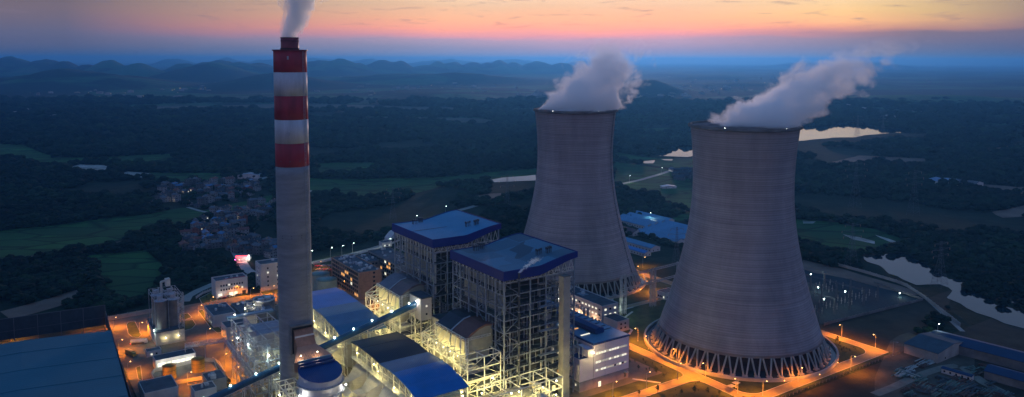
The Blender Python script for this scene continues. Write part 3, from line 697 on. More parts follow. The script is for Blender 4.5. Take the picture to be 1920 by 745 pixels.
def boiler_house(label, bc, zr, roofm, light=True):
    hx, hy = 24.5, 27.6; t = thing('boiler_house', label, 'boiler house', -4.5, bc, group='two open steel boiler houses')
    seg = 24; xs = [-hx - 1 + (2 * hx + 2) * i / seg for i in range(seg + 1)]; zz = [zr + roof_z(x / (hx + 1)) for x in xs]
    mb = MB()
    prof = [(x, z) for x, z in zip(xs, zz)] + [(x, z - .5) for x, z in zip(xs[::-1], zz[::-1])]
    mb.extr(prof, -hy - 1, hy + 1); mb.build('roof', roofm, t)
    mb = MB(); th = .35
    for y in (-hy - 1.05, hy + 1.05):
        for i in range(seg):
            x0, x1, a, b = xs[i], xs[i + 1], zz[i], zz[i + 1]
            s = -1 if y < 0 else 1; ya, yb = (y, y + s * th) if s > 0 else (y + s * th, y)
            d0 = 5.0 - 1.9 * max(0, (i / seg - .55)) / .45; d1 = 5.0 - 1.9 * max(0, ((i + 1) / seg - .55)) / .45
            mb.add([(x0, ya, a - d0), (x1, ya, b - d1), (x1, yb, b - d1), (x0, yb, a - d0), (x0, ya, a + .4), (x1, ya, b + .4), (x1, yb, b + .4), (x0, yb, a + .4)], [(3, 2, 1, 0), (4, 5, 6, 7), (0, 1, 5, 4), (1, 2, 6, 5), (2, 3, 7, 6), (3, 0, 4, 7)])
    mb.box(-hx - 1.4, -hx - 1.05, -hy - 1.4, hy + 1.4, zz[0] - 5.0, zz[0] + .42); mb.box(hx + 1.05, hx + 1.4, -hy - 1.4, hy + 1.4, zz[-1] - 3.1, zz[-1] + .42)
    mb.build('fascia', FASCIA, t)
    X = [-hx, -14.5, -7, 4, 14.5, hx]; Y = [-hy, -19, -9.5, 0, 9.5, 19, hy]
    def top(x): return zr + roof_z(x / (hx + 1)) - .6
    for x in X:
        for y in Y:
            if x in (X[0], X[-1]) or y in (Y[0], Y[-1]) or (x in (X[1], X[-2]) and y in (Y[1], Y[-2])):
                w = .38 if abs(x) == hx or abs(y) == hy else .34
                MB().box(x - w, x + w, y - w, y + w, 0, top(x)).build('column', BSTEEL, t)
    levels = [9, 17, 24, 31, 38, 45, 52, 59, 66, 73]
    for i, z in enumerate(levels):
        mb = MB()
        for y in (Y[0], Y[-1], Y[1], Y[-2]): mb.beam((-hx, y, z), (hx, y, z), .4, .5)
        for x in (X[0], X[-1], X[1], X[-2]): mb.beam((x, -hy, z), (x, hy, z), .4, .5)
        for y in Y[2:-2]: mb.beam((-hx, y, z), (-14, y, z), .3); mb.beam((14, y, z), (hx, y, z), .3)
        for x in X[2:-2]: mb.beam((x, -hy, z), (x, -18, z), .3)
        mb.build('floor_beams', BSTEEL, t)
        mb = MB(); zm = z - 3.3
        for k in range(5): mb.beam((X[k], -hy + .2, zm + rnd.uniform(-1, 1)), (X[k + 1], -hy + .2, zm + rnd.uniform(-1, 1)), .16); xx = rnd.uniform(-hx, hx); mb.beam((xx, -hy + .3, z), (xx, -hy + .3, z + 6.5), .16)
        for k in range(6): mb.beam((-hx + .2, Y[k], zm), (-hx + .2, Y[k + 1], zm), .16); yy = rnd.uniform(-hy, hy); mb.beam((-hx + .3, yy, z), (-hx + .3, yy, z + 6.5), .16)
        mb.build('secondary_beams', BSTEEL, t); dk = MB()
        if i % 3 != 1: dk.box(-hx + .5, X[1], -hy + .5, hy - .5, z + .36, z + .46)
        dk.box(X[1], rnd.choice([X[3], X[4], hx - .5]), -hy + .5, Y[1] + 1, z + .36, z + .46)
        dk.build('grating_floor', DARK_STEEL, t)
        rl = MB().rail((-hx, -hy - .1, z + .4), (hx, -hy - .1, z + .4)).rail((-hx - .1, -hy, z + .4), (-hx - .1, hy, z + .4)); rl.build('handrail', BSTEEL, t)
        # stepped outer gallery on the -b side, half way up
        if 2 < i < 8 and i % 2:
            q = MB().box(-2, 14, -hy - 2.6, -hy - .2, z - 2.6, z - 2.45).rail((-2, -hy - 2.6, z - 2.5), (14, -hy - 2.6, z - 2.5)).beam((-2, -hy - 2.6, z - 2.6), (14, -hy - 2.6, z - 2.6), .35)
            q.build('gallery', BSTEEL, t)
    # bracing
    for side in (-1, 1):
        for (i, j) in ((0, 1), (4, 5)) if side < 0 else ((0, 1), (4, 5)):
            mb = MB()
            for k in range(len(levels) - 1):
                z0, z1 = levels[k], levels[k + 1]; y = side * hy
                if (k + i) % 2: mb.beam((X[i], y, z0), (X[j], y, z1), .3)
                else: mb.beam((X[j], y, z0), (X[i], y, z1), .3)
            mb.build('bracing', BSTEEL, t)
        for i in (0, 2, 5) if side < 0 else (0, 5):
            mb = MB()
            for k in range(len(levels) - 1):
                z0, z1 = levels[k], levels[k + 1]; x = side * hx
                if (k + i) % 2: mb.beam((x, Y[i], z0), (x, Y[i + 1], z1), .3)
                else: mb.beam((x, Y[i + 1], z0), (x, Y[i], z1), .3)
            mb.build('bracing', BSTEEL, t)
    # roof truss belt
    mb = MB()
    for k in range(14):
        y0 = -hy + 2 * hy * k / 14; y1 = -hy + 2 * hy * (k + 1) / 14; zt = zr - 1.2
        mb.beam((-hx, y0, 73), (-hx, (y0 + y1) / 2, zt - 3), .25).beam((-hx, (y0 + y1) / 2, zt - 3), (-hx, y1, 73), .25)
        mb.beam((-hx - .1, y0, 66), (-hx - .1, y0, zt - 3), .22)
    mb.beam((-hx, -hy, zr - 4.6), (-hx, hy, zr - 4.6), .4)
    for k in range(10):
        x0 = -hx + 2 * hx * k / 10; x1 = x0 + 2 * hx / 10; zt = zr + roof_z((x0 + x1) / 2 / (hx + 1)) - 4
        mb.beam((x0, -hy, 73), ((x0 + x1) / 2, -hy, zt), .25).beam(((x0 + x1) / 2, -hy, zt), (x1, -hy, 73), .25)
    mb.truss((-hx, -hy - .2, 73.6), (hx, -hy - .2, 73.6), 2.0, .2, 16); mb.build('roof_truss', WHITE_STEEL, t)
    # furnace casing with buckstays
    MB().box(-12, 13, -15.5, 17, 14, 74).build('furnace_casing', CASE, t)
    mb = MB()
    for z in np.arange(16, 74, 3.4):
        mb.beam((-12.4, -15.9, z), (13.4, -15.9, z), .6, .45).beam((-12.4, -15.9, z), (-12.4, 17.4, z), .6, .45)
    mb.build('buckstay', DARK_STEEL, t)
    # cream panels behind the lattice on the -a side
    for k in range(5):
        y0 = -22 + 9 * k; MB().box(-hx + 4.6, -hx + 4.9, y0, y0 + 8.2, 53.5, 72).build('side_panel', CREAM_D, t)
    for k in range(5):
        y0 = -22 + 9 * k; MB().box(-hx + 5.2, -hx + 5.5, y0, y0 + 8.2, 33, 52).build('side_panel', CASE, t)
    # risers, ducts, hoppers
    for k in range(26):
        x = rnd.uniform(-22, 22); y = rnd.uniform(-26, -17.5); z0 = rnd.choice(levels[:6]); z1 = z0 + rnd.choice([14, 21, 28, 35]); q = rnd.uniform(.18, .5)
        MB().path([(x, y, z0), (x, y, min(z1, 73)), (x + rnd.uniform(-6, 6), y, min(z1, 73))], q).build('pipe', INSUL if k % 3 else BSTEEL, t)
    for k in range(10):
        x = rnd.uniform(-20, 18); y = rnd.uniform(-26, -18); z = levels[rnd.randrange(0, 9)] + .5
        MB().box(x, x + rnd.uniform(2, 6), y, y + rnd.uniform(2, 4), z, z + rnd.uniform(1.5, 4)).build('equipment_cabinet', rnd.choice([INSUL, CASE, BSTEEL]), t)
    for k in range(12):
        y = rnd.uniform(-26, 26); z0 = rnd.choice(levels[2:7]); x = -hx + rnd.uniform(1, 4)
        MB().path([(x, y, z0), (x, y, z0 + 14), (x, y + rnd.uniform(-5, 5), z0 + 14)], rnd.uniform(.2, .5)).build('pipe', INSUL if k % 2 else BSTEEL, t)
    # stairs zigzag on the +a corner
    mb = MB()
    for k in range(len(levels) - 1):
        z0, z1 = levels[k], levels[k + 1]; zm = (z0 + z1) / 2
        mb.beam((hx - 7, -hy + 1.2, z0), (hx - 1, -hy + 1.2, zm), .9, .2).beam((hx - 1, -hy + 2.2, zm), (hx - 7, -hy + 2.2, z1), .9, .2)
    mb.build('stair', WHITE_STEEL, t)
    # relief vents on the roof
    for cx_, cy_, n in ((-14, 20, 4), (-8, 23, 6), (8, -14, 4), (13, -17, 6)):
        for k in range(n):
            x = cx_ + (k % 3) * 1.3; y = cy_ + (k // 3) * 1.4; z = zr + roof_z(x / 25.5)
            MB().cyl((x, y, z - .1), (x, y, z + 2.6), .22, n=8).cyl((x, y, z + 2.2), (x, y, z + 3.4), .5, n=8).build('roof_vent', DARK_STEEL, t)
    MB().box(-hx - .9, hx * .9, .0, .22, zr + .05, zr + .25).build('roof_seam', DARK_STEEL, t) if roofm is ROOF_A else None
    return t
CASE = mat('furnace_casing_metal', (.07, .07, .08), .6, .2, .35, .12); CREAM_D = mat('cream_panel', (.34, .33, .27), .7, 0, .25, .12)
BH1 = boiler_house('farther boiler house, plain blue grey roof with blue fascia over open steel frame', 72.3, 82, ROOF_A)
BH2 = boiler_house('nearest boiler house, patched roof with a pale square panel over open steel frame', -7.5, 80, ROOF_B)
MB().box(3, 10, 2, 9, 80.35, 80.55).build('pale_panel', mat('pale_roof_panel', (.30, .45, .55), .4), BH2)
t = thing('vent_stack', 'thin dark vent pipe steaming at the front corner of the nearest boiler house', 'vent pipe', -21.5, -38.5)
MB().cyl((0, 0, 0), (0, 0, 79), .55, n=12).build('pipe', DARK_STEEL, t)
for z in range(12, 78, 9): MB().cyl((0, 0, z), (0, 0, z + .3), .85, n=12).beam((0, 0, z), (0, 3, z), .2).build('bracket', GREY_STEEL, t)
t = thing('elevator_shaft', 'tall plain grey lift shaft on the right front of the nearest boiler house', 'lift shaft', 9.5, -39.6)
MB().box(-2.5, 2.3, -2.2, 2.2, 0, 72.6).build('shaft_wall', CONC, t); MB().box(-2.7, 2.5, -2.4, 2.4, 72.62, 73.1).build('cap', CONC_D, t)
for z in (17, 31, 45, 59): MB().box(-1.2, 1.2, 2.2, 4.2, z, z + 2.4).build('landing', GREY_STEEL, t)
# coal bunker bays between boiler houses
def grated_frame(t, x0, x1, y0, y1, zl, nx, ny, w=.45, m=WHITE_STEEL, brace=True, name='steel_frame', stuff=True):
    xs = [x0 + (x1 - x0) * i / nx for i in range(nx + 1)]; ys = [y0 + (y1 - y0) * i / ny for i in range(ny + 1)]
    for x in xs:
        for y in ys: MB().box(x - w / 2, x + w / 2, y - w / 2, y + w / 2, 0, zl[-1]).build('column', m, t)
    for i, z in enumerate(zl):
        mb = MB()
        for y in ys: mb.beam((x0, y, z), (x1, y, z), w * .8, w)
        for x in xs: mb.beam((x, y0, z), (x, y1, z), w * .8, w)
        mb.build('floor_beams', m, t)
    if brace:
        mb = MB()
        zz = [0] + list(zl)
        for j in range(ny):
            for k in range(len(zz) - 1):
                if (j + k) % 2 == 0: mb.beam((x0, ys[j], zz[k]), (x0, ys[j + 1], zz[k + 1]), w * .45)
                elif (j + k) % 3 == 0: mb.beam((x0, ys[j + 1], zz[k]), (x0, ys[j], zz[k + 1]), w * .45)
        for j in range(nx):
            for k in range(len(zz) - 1):
                mb.beam((xs[j + (k % 2)], y0, zz[k]), (xs[j + 1 - (k % 2)], y0, zz[k + 1]), w * .45)
        mb.build('bracing', m, t)
def clutter(t, x0, x1, y0, y1, z0, z1, n, mats_=(INSUL, GREY_STEEL, CREAM)):
    for k in range(n):
        x = rnd.uniform(x0, x1); y = rnd.uniform(y0, y1); z = rnd.uniform(z0, z1); c = rnd.random(); m = rnd.choice(mats_)
        if c < .4: MB().path([(x, y, max(0, z - rnd.uniform(3, 9))), (x, y, z), (min(x1, x + rnd.uniform(2, 7)), y, z)], rnd.uniform(.15, .5)).build('pipe', m, t)
        elif c < .75: MB().box(x, x + rnd.uniform(1, 4), y, y + rnd.uniform(1, 5), z, z + rnd.uniform(1, 3)).build('casing', m, t)
        else: MB().cyl((x, y, z), (x, y + rnd.uniform(3, 8), z), rnd.uniform(.5, 1.1), n=12).build('duct', m, t)
def lampset(t, pts, energy=1500, color=WARM, em=None, r=.45):
    r *= .72
    for p in pts:
        MB().ball(p, r, 6).build('work_light', em or EM_WARM, t); point(t, (p[0] - .5, p[1] - .7, p[2] - .4), energy, color)
def scr_house(label, bc, dz, roofm, seed):
    global rnd
    t = thing('air_heater_house', label, 'air heater house', -40, bc, group='two lit air heater houses')
    zl = [9, 16, 22, 28, 34 + dz]
    grated_frame(t, -10.5, 10.8, -26, 26, zl, 2, 7, .55)
    mb = MB()          # sloping outer edge up to the roof
    for k in range(8):
        y = -26 + 52 * k / 7; mb.beam((-10.5, y, zl[-1]), (-6, y * .62, 42 + dz), .35)
    mb.truss((-6.4, -17, 41 + dz), (-6.4, 17, 41 + dz), 1.4, .25, 16).truss((-10.5, -26, zl[-1] - 2), (-10.5, 26, zl[-1] - 2), 2, .25, 20)
    for y in (-17, 17):
        mb.truss((-6.4, y, 41 + dz), (10, y, 41 + dz), 1.2, .22, 8)
        for x in (-6.4, -4.6): mb.beam((x, y, 34 + dz), (x, y, 42 + dz), .4)
        for z in range(34, 42, 2): mb.beam((-6.4, y, z + dz), (-4.6, y, z + dz), .25)
    mb.build('roof_frame', WHITE_STEEL, t)
    MB().box(-5.5, 10, -15.6, 15.6, 27, 40.8 + dz).build('duct_casing', CREAM, t)
    for k in range(2): MB().box(-6.0, -5.55, -15.2 + 15.9 * k, -.6 + 15.9 * k, 33.6 + dz, 40.6 + dz).build('side_panel', CREAM, t)
    MB().box(-6.2, -5.6, -.5, .5, 33 + dz, 41 + dz).build('panel_post', DARK_STEEL, t)
    prof = [(-6.5, 41.2), (-2, 44), (3, 46.8), (7, 47.6), (13, 47.0), (13, 46.2), (7, 46.6), (3, 45.6), (-2, 43), (-6.5, 40.4)]
    MB().extr([(x, z + dz) for x, z in prof], -16.4, .0).build('roof', roofm[0], t)
    MB().extr([(x, z + dz) for x, z in prof], .1, 16.4).build('roof', roofm[1], t)
    MB().extr([(-6.5, 41.25 + dz), (-2, 44.1 + dz), (3, 46.9 + dz), (7, 47.7 + dz), (7, 48.0 + dz), (3, 47.3 + dz), (-2, 44.5 + dz), (-6.5, 41.6 + dz)], -.5, .5).build('roof_seam', GREY_STEEL, t)
    MB().extr([(-5.8, 40.9 + dz), (-2, 43.1 + dz), (3, 45.6 + dz), (7, 46.6 + dz), (12, 46.2 + dz), (12, 34 + dz), (-5.8, 34 + dz)], -16.1, -15.7).build('gable', CREAM_D, t)
    for z in zl[:-1]:
        MB().box(-10.4, 10.6, -25.8, 25.8, z + .3, z + .36).build('grating_floor', DARK_STEEL, t) if z in (9, 22) else MB().box(-2, 10, -25.8, 25.8, z + .3, z + .36).build('grating_floor', DARK_STEEL, t)
        MB().rail((-10.6, -26, z + .3), (-10.6, 26, z + .3)).rail((-10.6, -26.2, z + .3), (10.6, -26.2, z + .3)).build('handrail', WHITE_STEEL, t)
    for y in (-14, 0, 14):
        MB().prism([(-8, y - 5), (8, y - 5), (8, y + 5), (-8, y + 5)], 17, 26).build('air_heater', INSUL, t)
    clutter(t, -9.5, 8, -25, 23, 3, 30, 55)
    for y in (-12, -4, 4, 12): MB().ball((-8.4, y, 31.5 + dz), .22, 6).build('work_light', EM_WARM, t); point(t, (-9.2, y, 31.6 + dz), 1500, WARM)
    lampset(t, [(-11.2, y, z) for y, z in ((-22, 13), (-14, 20), (-6, 12), (3, 20), (11, 12), (19, 20), (24, 11))] + [(-2, -26.8, 14), (5, -26.8, 21), (9, -26.6, 8)], 7500)
    return t
scr_house('farther air heater house, lit white frame with weathered brown roof', 75, 3, (BROWN_ROOF, mat('faded_roof', (.16, .16, .20), .6, .1, .3, .08)), 1)
scr_house('nearer air heater house, lit white frame with dark and rust roof panels', -6, 0, (mat('rust_roof', (.17, .075, .065), .6, .1, .4, .1), mat('dark_roof', (.03, .035, .055), .5, .1, .3, .1)), 2)
# lower deck in front of the nearest boiler house (pipes, tanks, lights)
t = thing('equipment_deck', 'brightly lit deck of pipes and steel at the foot of the nearest boiler house', 'equipment deck', -8, -46)
grated_frame(t, -40, 6, -7, 8, [8, 15, 21], 5, 1, .5, WHITE_STEEL, False)
MB().box(-40, 6, -6.8, 7, 8.4, 8.5).build('deck', CONC_D, t); MB().box(-38, -12, -6, 7.5, 15.4, 15.5).build('deck', CONC_D, t)
clutter(t, -38, 3, -6, 6, 8.6, 13, 40, (INSUL, WHITE_STEEL, CREAM, GREY_STEEL)); clutter(t, -36, 4, -6, 6, .5, 6, 30)
lampset(t, [(-36, -7.6, 12), (-27, -5, 19), (-22, -5, 18.5), (-14, -7.6, 12), (-6, -5, 17), (1, -7.6, 12), (4, -4, 18), (-9, -2, 6)], 5500)
t = thing('separator_tank', 'small grey tank tower with a pump house under the lift shaft', 'tank tower', -24, -62)
MB().box(-4, 6, -5, 5, 0, 11).build('pump_house', CONC, t); MB().cyl((1, 0, 11), (1, 0, 18), 3.0, n=24).cyl((1, 0, 18), (1, 0, 19.5), 3.0, 1.2, n=24).build('tank', INSUL, t)
grated_frame(t, -2.6, 4.6, -3.6, 3.6, [14, 18, 22], 1, 1, .3, GREY_STEEL)
# ------------------------------------------------------------------ precipitators under wavy blue roofs
def precipitator(label, b0, b1, prof, a0=-88, a1=-58, mats_=()):
    bc = (b0 + b1) / 2; t = thing('precipitator', label, 'precipitator', (a0 + a1) / 2, bc, group='two precipitators under wavy blue roofs'); hx = (a1 - a0) / 2
    def z_at(y):
        for (p, q) in zip(prof[:-1], prof[1:]):
            if p[0] <= y <= q[0]:
                u = (y - p[0]) / (q[0] - p[0]); u = u * u * (3 - 2 * u) * .5 + u * .5; return p[1] + (q[1] - p[1]) * u
        return prof[-1][1]
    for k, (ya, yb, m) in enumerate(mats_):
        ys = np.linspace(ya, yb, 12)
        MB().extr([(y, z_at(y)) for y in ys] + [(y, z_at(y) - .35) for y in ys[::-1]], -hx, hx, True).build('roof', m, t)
    y0, y1 = prof[0][0] + 1, prof[-1][0] - 1; n = 12
    mb = MB()
    for k in range(n + 1):
        y = y0 + (y1 - y0) * k / n; z = z_at(y) - .5
        for x in (-hx + .8, 0, hx - .8): mb.beam((x, y, 0), (x, y, z), .4)
        mb.truss((-hx + .8, y, z - 1.6), (hx - .8, y, z - 1.6), 1.4, .18, 10)
        if k < n:
            y2 = y0 + (y1 - y0) * (k + 1) / n; z2 = z_at(y2) - .5
            for x in (-hx + .8, hx - .8):
                mb.beam((x, y, z), (x, y2, z2), .3).beam((x, y, z - 4), (x, y2, z2), .22).beam((x, y, z - 4), (x, y2, z2 - 4), .25)
                mb.beam((x, y, 9), (x, y2, 9), .3).beam((x, y, 16), (x, y2, 16), .3)
    mb.build('roof_frame', WHITE_STEEL, t)
    MB().box(-hx + 3, hx - 2.5, y0 + 3, y1 - 3, 9, 21.5).build('casing', RIBDUCT, t)
    MB().box(-hx + 3, hx - 2.5, y0 + 3, y1 - 3, 21.7, 21.9).build('casing_top', GREY_STEEL, t)
    for k in range(9):
        x = -hx + 6 + rnd.random() * 16; y = y0 + 6 + k * (y1 - y0 - 12) / 9; MB().box(x, x + 2.2, y, y + 3, 22, 24.4).build('transformer', CREAM, t)
    for k in range(8):
        y = y0 + 4 + k * (y1 - y0 - 8) / 8; w = (y1 - y0 - 8) / 8
        q = MB(); q.add([(-hx + 3, y, 9), (hx - 3, y, 9), (hx - 3, y + w, 9), (-hx + 3, y + w, 9), (-2, y + w * .4, 3), (2, y + w * .4, 3), (2, y + w * .6, 3), (-2, y + w * .6, 3)],
                    [(0, 1, 5, 4), (1, 2, 6, 5), (2, 3, 7, 6), (3, 0, 4, 7), (4, 5, 6, 7)]); q.build('hopper', INSUL, t)
    # outlet funnels on the -a side
    m4 = 4
    for k in range(m4):
        w = (y1 - y0 - 6) / m4; y = y0 + 3 + k * w; xf = -hx + 3
        q = MB(); q.add([(xf, y + .6, 10), (xf, y + w - .6, 10), (xf, y + w - .6, 21), (xf, y + .6, 21), (xf - 9, y + w * .32, 9), (xf - 9, y + w * .68, 9), (xf - 9, y + w * .68, 14.5), (xf - 9, y + w * .32, 14.5)],
                        [(0, 1, 5, 4), (1, 2, 6, 5), (2, 3, 7, 6), (3, 0, 4, 7), (4, 5, 6, 7)])
        q.box(xf - 15, xf - 9, y + w * .32, y + w * .68, 8.5, 14.5).beam((xf - 9, y + w * .3, 11.5), (xf - 9, y + w * .7, 11.5), .4, 6.6)
        q.build('outlet_funnel', RIBDUCT, t)
        q = MB().box(xf - 21, xf - 14.8, y + w * .25, y + w * .75, 2, 15.2).extr([(xf - 21, 15.2), (xf - 14.8, 15.2), (xf - 18, 17.6)], y + w * .25, y + w * .75)
        q.cyl((xf - 18, y + w * .25 - 2.6, 5), (xf - 18, y + w * .25, 5), 2.4, n=20); q.build('draught_duct', INSUL if k % 2 else CREAM, t)
        MB().box(xf - 26, xf - 22.5, y + w * .3, y + w * .6, 0, 6).build('motor_house', CREAM, t)
    MB().rail((-hx - .4, y0, 21.8), (-hx - .4, y1, 21.8)).box(-hx - .5, -hx + 2.6, y0, y1, 21.6, 21.75).build('walkway', WHITE_STEEL, t)
    clutter(t, -hx - 15, -hx, y0 + 2, y1 - 4, 1, 12, 30)
    for k in range(16): x = -hx - rnd.uniform(18, 27); y = y0 + 3 + k * (y1 - y0 - 10) / 16; MB().box(x, x + rnd.uniform(2, 5), y, y + rnd.uniform(2, 4.5), 0, rnd.uniform(2.5, 7)).build('fan_casing', CREAM if k % 2 else INSUL, t)
    lampset(t, [(-hx + .2, y0 + (y1 - y0) * f, 24.6 + g) for f, g in ((.07, 0), (.31, -1), (.55, 1), (.62, 3), (.9, 2))], 1500, WARM, None, .26)
    lampset(t, [(-hx - 12, y0 + (y1 - y0) * f, 11) for f in (.1, .33, .6, .85)] + [(-hx - 22, y0 + (y1 - y0) * f, 9.5) for f in (.05, .5, .75)], 6500, WARM, None, .4)
    lampset(t, [(hx + 2.2, y0 + (y1 - y0) * f, 19) for f in (.12, .35, .55, .8)], 4500, WARM, None, .4)
    return t
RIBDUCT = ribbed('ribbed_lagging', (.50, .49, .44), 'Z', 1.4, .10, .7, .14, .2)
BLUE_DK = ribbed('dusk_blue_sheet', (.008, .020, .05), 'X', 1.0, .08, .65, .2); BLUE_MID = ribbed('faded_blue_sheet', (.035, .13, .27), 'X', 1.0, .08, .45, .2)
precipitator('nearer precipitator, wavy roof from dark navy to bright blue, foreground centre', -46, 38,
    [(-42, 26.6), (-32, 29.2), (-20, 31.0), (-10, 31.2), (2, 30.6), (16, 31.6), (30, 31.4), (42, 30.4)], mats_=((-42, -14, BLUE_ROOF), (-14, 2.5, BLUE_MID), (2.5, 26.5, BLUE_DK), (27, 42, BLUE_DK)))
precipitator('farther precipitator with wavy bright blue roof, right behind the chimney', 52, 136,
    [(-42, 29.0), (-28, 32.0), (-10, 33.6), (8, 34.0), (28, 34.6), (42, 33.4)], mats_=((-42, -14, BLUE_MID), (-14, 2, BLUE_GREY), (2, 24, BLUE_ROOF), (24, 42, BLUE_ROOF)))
# ------------------------------------------------------------------ flue gas absorber beside the chimney
t = thing('absorber_tower', 'white round absorber tower with vaulted dark blue roof, under the brown duct', 'absorber tower', -119.5, 2.5)
MB().cyl((0, 0, 0), (0, 0, 30.5), 11, n=64, cap=False).build('tank_wall', mat('white_tank_paint', (.50, .52, .58), .5, 0, .14, .12, stretch=(1, 1, .3)), t, True)
seg = 14
arcp = [(-11.2 + 22.4 * i / seg, 31.5 + 3.2 * math.sin(math.pi * i / seg)) for i in range(seg + 1)]
q = MB()
n = 28       # cylinder top cut by a sloping hood
for i in range(n):
    t0, t1 = math.pi * 2 * i / n, math.pi * 2 * (i + 1) / n
    def ht(a): y = 11 * math.sin(a); return 30.4 + max(0, (y + 11) / 22) * 5.6
    q.add([(11 * math.cos(t0), 11 * math.sin(t0), 30.4), (11 * math.cos(t1), 11 * math.sin(t1), 30.4), (11 * math.cos(t1), 11 * math.sin(t1), ht(t1)), (11 * math.cos(t0), 11 * math.sin(t0), ht(t0))], [(0, 1, 2, 3)])
q.build('upper_wall', ribbed('white_profiled_sheet', (.42, .44, .52), 'X', .9, .05, .5), t)
q = MB()
for i in range(n):
    t0, t1 = math.pi * 2 * i / n, math.pi * 2 * (i + 1) / n
    q.add([(0, 0, 33.3), (11.3 * math.cos(t0), 11.3 * math.sin(t0), ht(t0) + .1), (11.3 * math.cos(t1), 11.3 * math.sin(t1), ht(t1) + .1)], [(0, 1, 2)])
q.build('roof', BLUE_DARK, t)
for k in range(3): MB().box(-9.6 + k * .3, 9.6 - k * .3, 3.4 + k * 2.1, 4.4 + k * 2.1, 34.4 + k * .6, 35.4 + k * .7).build('roof_fin', BLUE_GREY if k == 2 else BLUE_DARK, t)
for z in (12, 22, 27):
    MB().lathe([(11, z), (12.3, z), (12.3, z + .2), (11, z + .2)], 48).build('ring_walkway', GREY_STEEL, t)
    q = MB()
    for i in range(40):
        a = 2 * math.pi * i / 40; q.beam((12.2 * math.cos(a), 12.2 * math.sin(a), z), (12.2 * math.cos(a), 12.2 * math.sin(a), z + 1.1), .08)
    q.lathe([(12.15, z + 1.05), (12.25, z + 1.05), (12.25, z + 1.15)], 48).build('handrail', DARK_STEEL, t)
lampset(t, [(-6.5, 10.6, 38.6), (2.5, 10.6, 38.8), (6, 24, 38)], 420, (1, .72, .45), EM_WARM, .35)
lampset(t, [(-12.6, -4, 23.5), (11.6, -6, 24.5), (2, -13, 20)], 1800, WHT, EM_WHT, .5)
q = MB()     # hood widening from the duct to the tower
q.add([(-10.5, 9.5, 35.8), (10.5, 9.5, 35.8), (5.2, 20, 39.8), (-5.2, 20, 39.8), (-10.5, 9.5, 30.5), (10.5, 9.5, 30.5), (5.2, 20, 31), (-5.2, 20, 31)], [(0, 1, 2, 3), (7, 6, 5, 4), (4, 5, 1, 0), (5, 6, 2, 1), (7, 4, 0, 3)])
q.build('duct_hood', ribbed('brown_duct_sheet', (.36, .21, .14), 'X', 1.0, .12, .5, .25), t)
q = MB(); pr_ = [(20, 39.9), (22, 42.6), (23.6, 45.4), (25, 47.4), (27, 48.4), (28.4, 48.4), (28.4, 37), (24, 34), (20, 31)]
q.extr(pr_, -5.2, 5.2, True); q.build('duct', mat('brown_duct', (.30, .165, .11), .55, .1, .35, .2, .03, .9), t)
MB().extr([(22.6, 43.6), (23.2, 44.8), (23.5, 44.7), (22.9, 43.4)], -5.4, 5.4, True).build('duct_joint', INSUL, t)
# desulphurisation steelwork each side of the chimney
t = thing('pipe_rack', 'tangled white pipe rack of the scrubber, left of the chimney foot', 'pipe rack', -128, 72)
grated_frame(t, -12, 10, -22, 26, [7, 13, 19, 25, 31, 37], 3, 5, .45, GREY_STEEL); clutter(t, -11, 9, -21, 25, 3, 34, 50, (INSUL, GREY_STEEL, CREAM))
MB().box(-6, 12, -8, 12, 26, 36).build('duct_casing', mat('grey_cladding', (.30, .29, .33), .7, 0, .2, .1), t)
MB().box(-14, 14, 26, 30, 36.5, 37.8).build('gantry_roof', BLUE_GREY, t)
lampset(t, [(-12.6, -12, 33), (-4, -22.6, 28), (-12.6, 10, 30), (2, -22.6, 16)], 1500, COOL, EM_WHT, .45); lampset(t, [(-10, 25, 39.5), (-2, 31.5, 40)], 220, WHT, EM_WHT)
t = thing('pipe_rack', 'small lit white steel frame below the chimney, left of the absorber tower', 'pipe rack', -130, 16)
grated_frame(t, -5, 5, -12, 12, [5, 10, 15, 21], 2, 4, .5, WHITE_STEEL); clutter(t, -4, 4, -11, 10, 1, 18, 30, (INSUL, CREAM, GREY_STEEL)); lampset(t, [(-5.6, -8, 12), (-5.6, 4, 17), (0, -12.6, 8)], 1100, WARM)
t = thing('stair_tower', 'tall blank white stair block left of the scrubber pipe rack', 'stair block', -124.5, 112)
MB().box(-3.2, 3.2, -3, 3, 0, 34).build('wall', WALLW, t); MB().box(-3.4, 3.4, -3.2, 3.2, 34.02, 34.5).build('roof', ROOFD, t); MB().box(-3.22, -3.2, -1, 1, 1, 3).build('door', GLASS_D, t)
q = MB()
for z in (34.5, 38, 41.5):
    for y in (-2.6, 2.6): q.beam((-2.8, y, z), (2.8, y, z), .3)
    for x in (-2.8, 2.8): q.beam((x, -2.6, z), (x, 2.6, z), .3)
for x in (-2.8, 2.8):
    for y in (-2.6, 2.6): q.beam((x, y, 34.5), (x, y, 41.5), .35)
q.build('hoist_frame', CREAM, t)
# coal conveyor gallery and its transfer tower
t = thing('coal_conveyor', 'long sloping blue covered coal conveyor passing behind the chimney', 'conveyor', -100, 48)
def cz(a): return 41.8 + (a + 40) * .243
q = MB(); p0, p1 = (-78, 0, cz(-178)), (59.6, 0, cz(-40.4))
for (w, h, zo, nm, m) in ((3.6, .25, -1.7, 'floor', GREY_STEEL),):
    MB().beam((p0[0], 0, p0[2] + zo), (p1[0], 0, p1[2] + zo), w, h).build(nm, m, t)
sl = [(-1.9, -1.5), (-1.9, .6), (-1.2, 1.5), (0, 1.9), (1.2, 1.5), (1.9, .6), (1.9, -1.5)]
q.add([(p0[0], y, p0[2] + z) for y, z in sl] + [(p1[0], y, p1[2] + z) for y, z in sl], [(i, (i + 1) % 7, 7 + (i + 1) % 7, 7 + i) for i in range(7)]); q.build('cover', ribbed('conveyor_cover', (.015, .06, .13), 'X', 2.0, .06, .35), t)
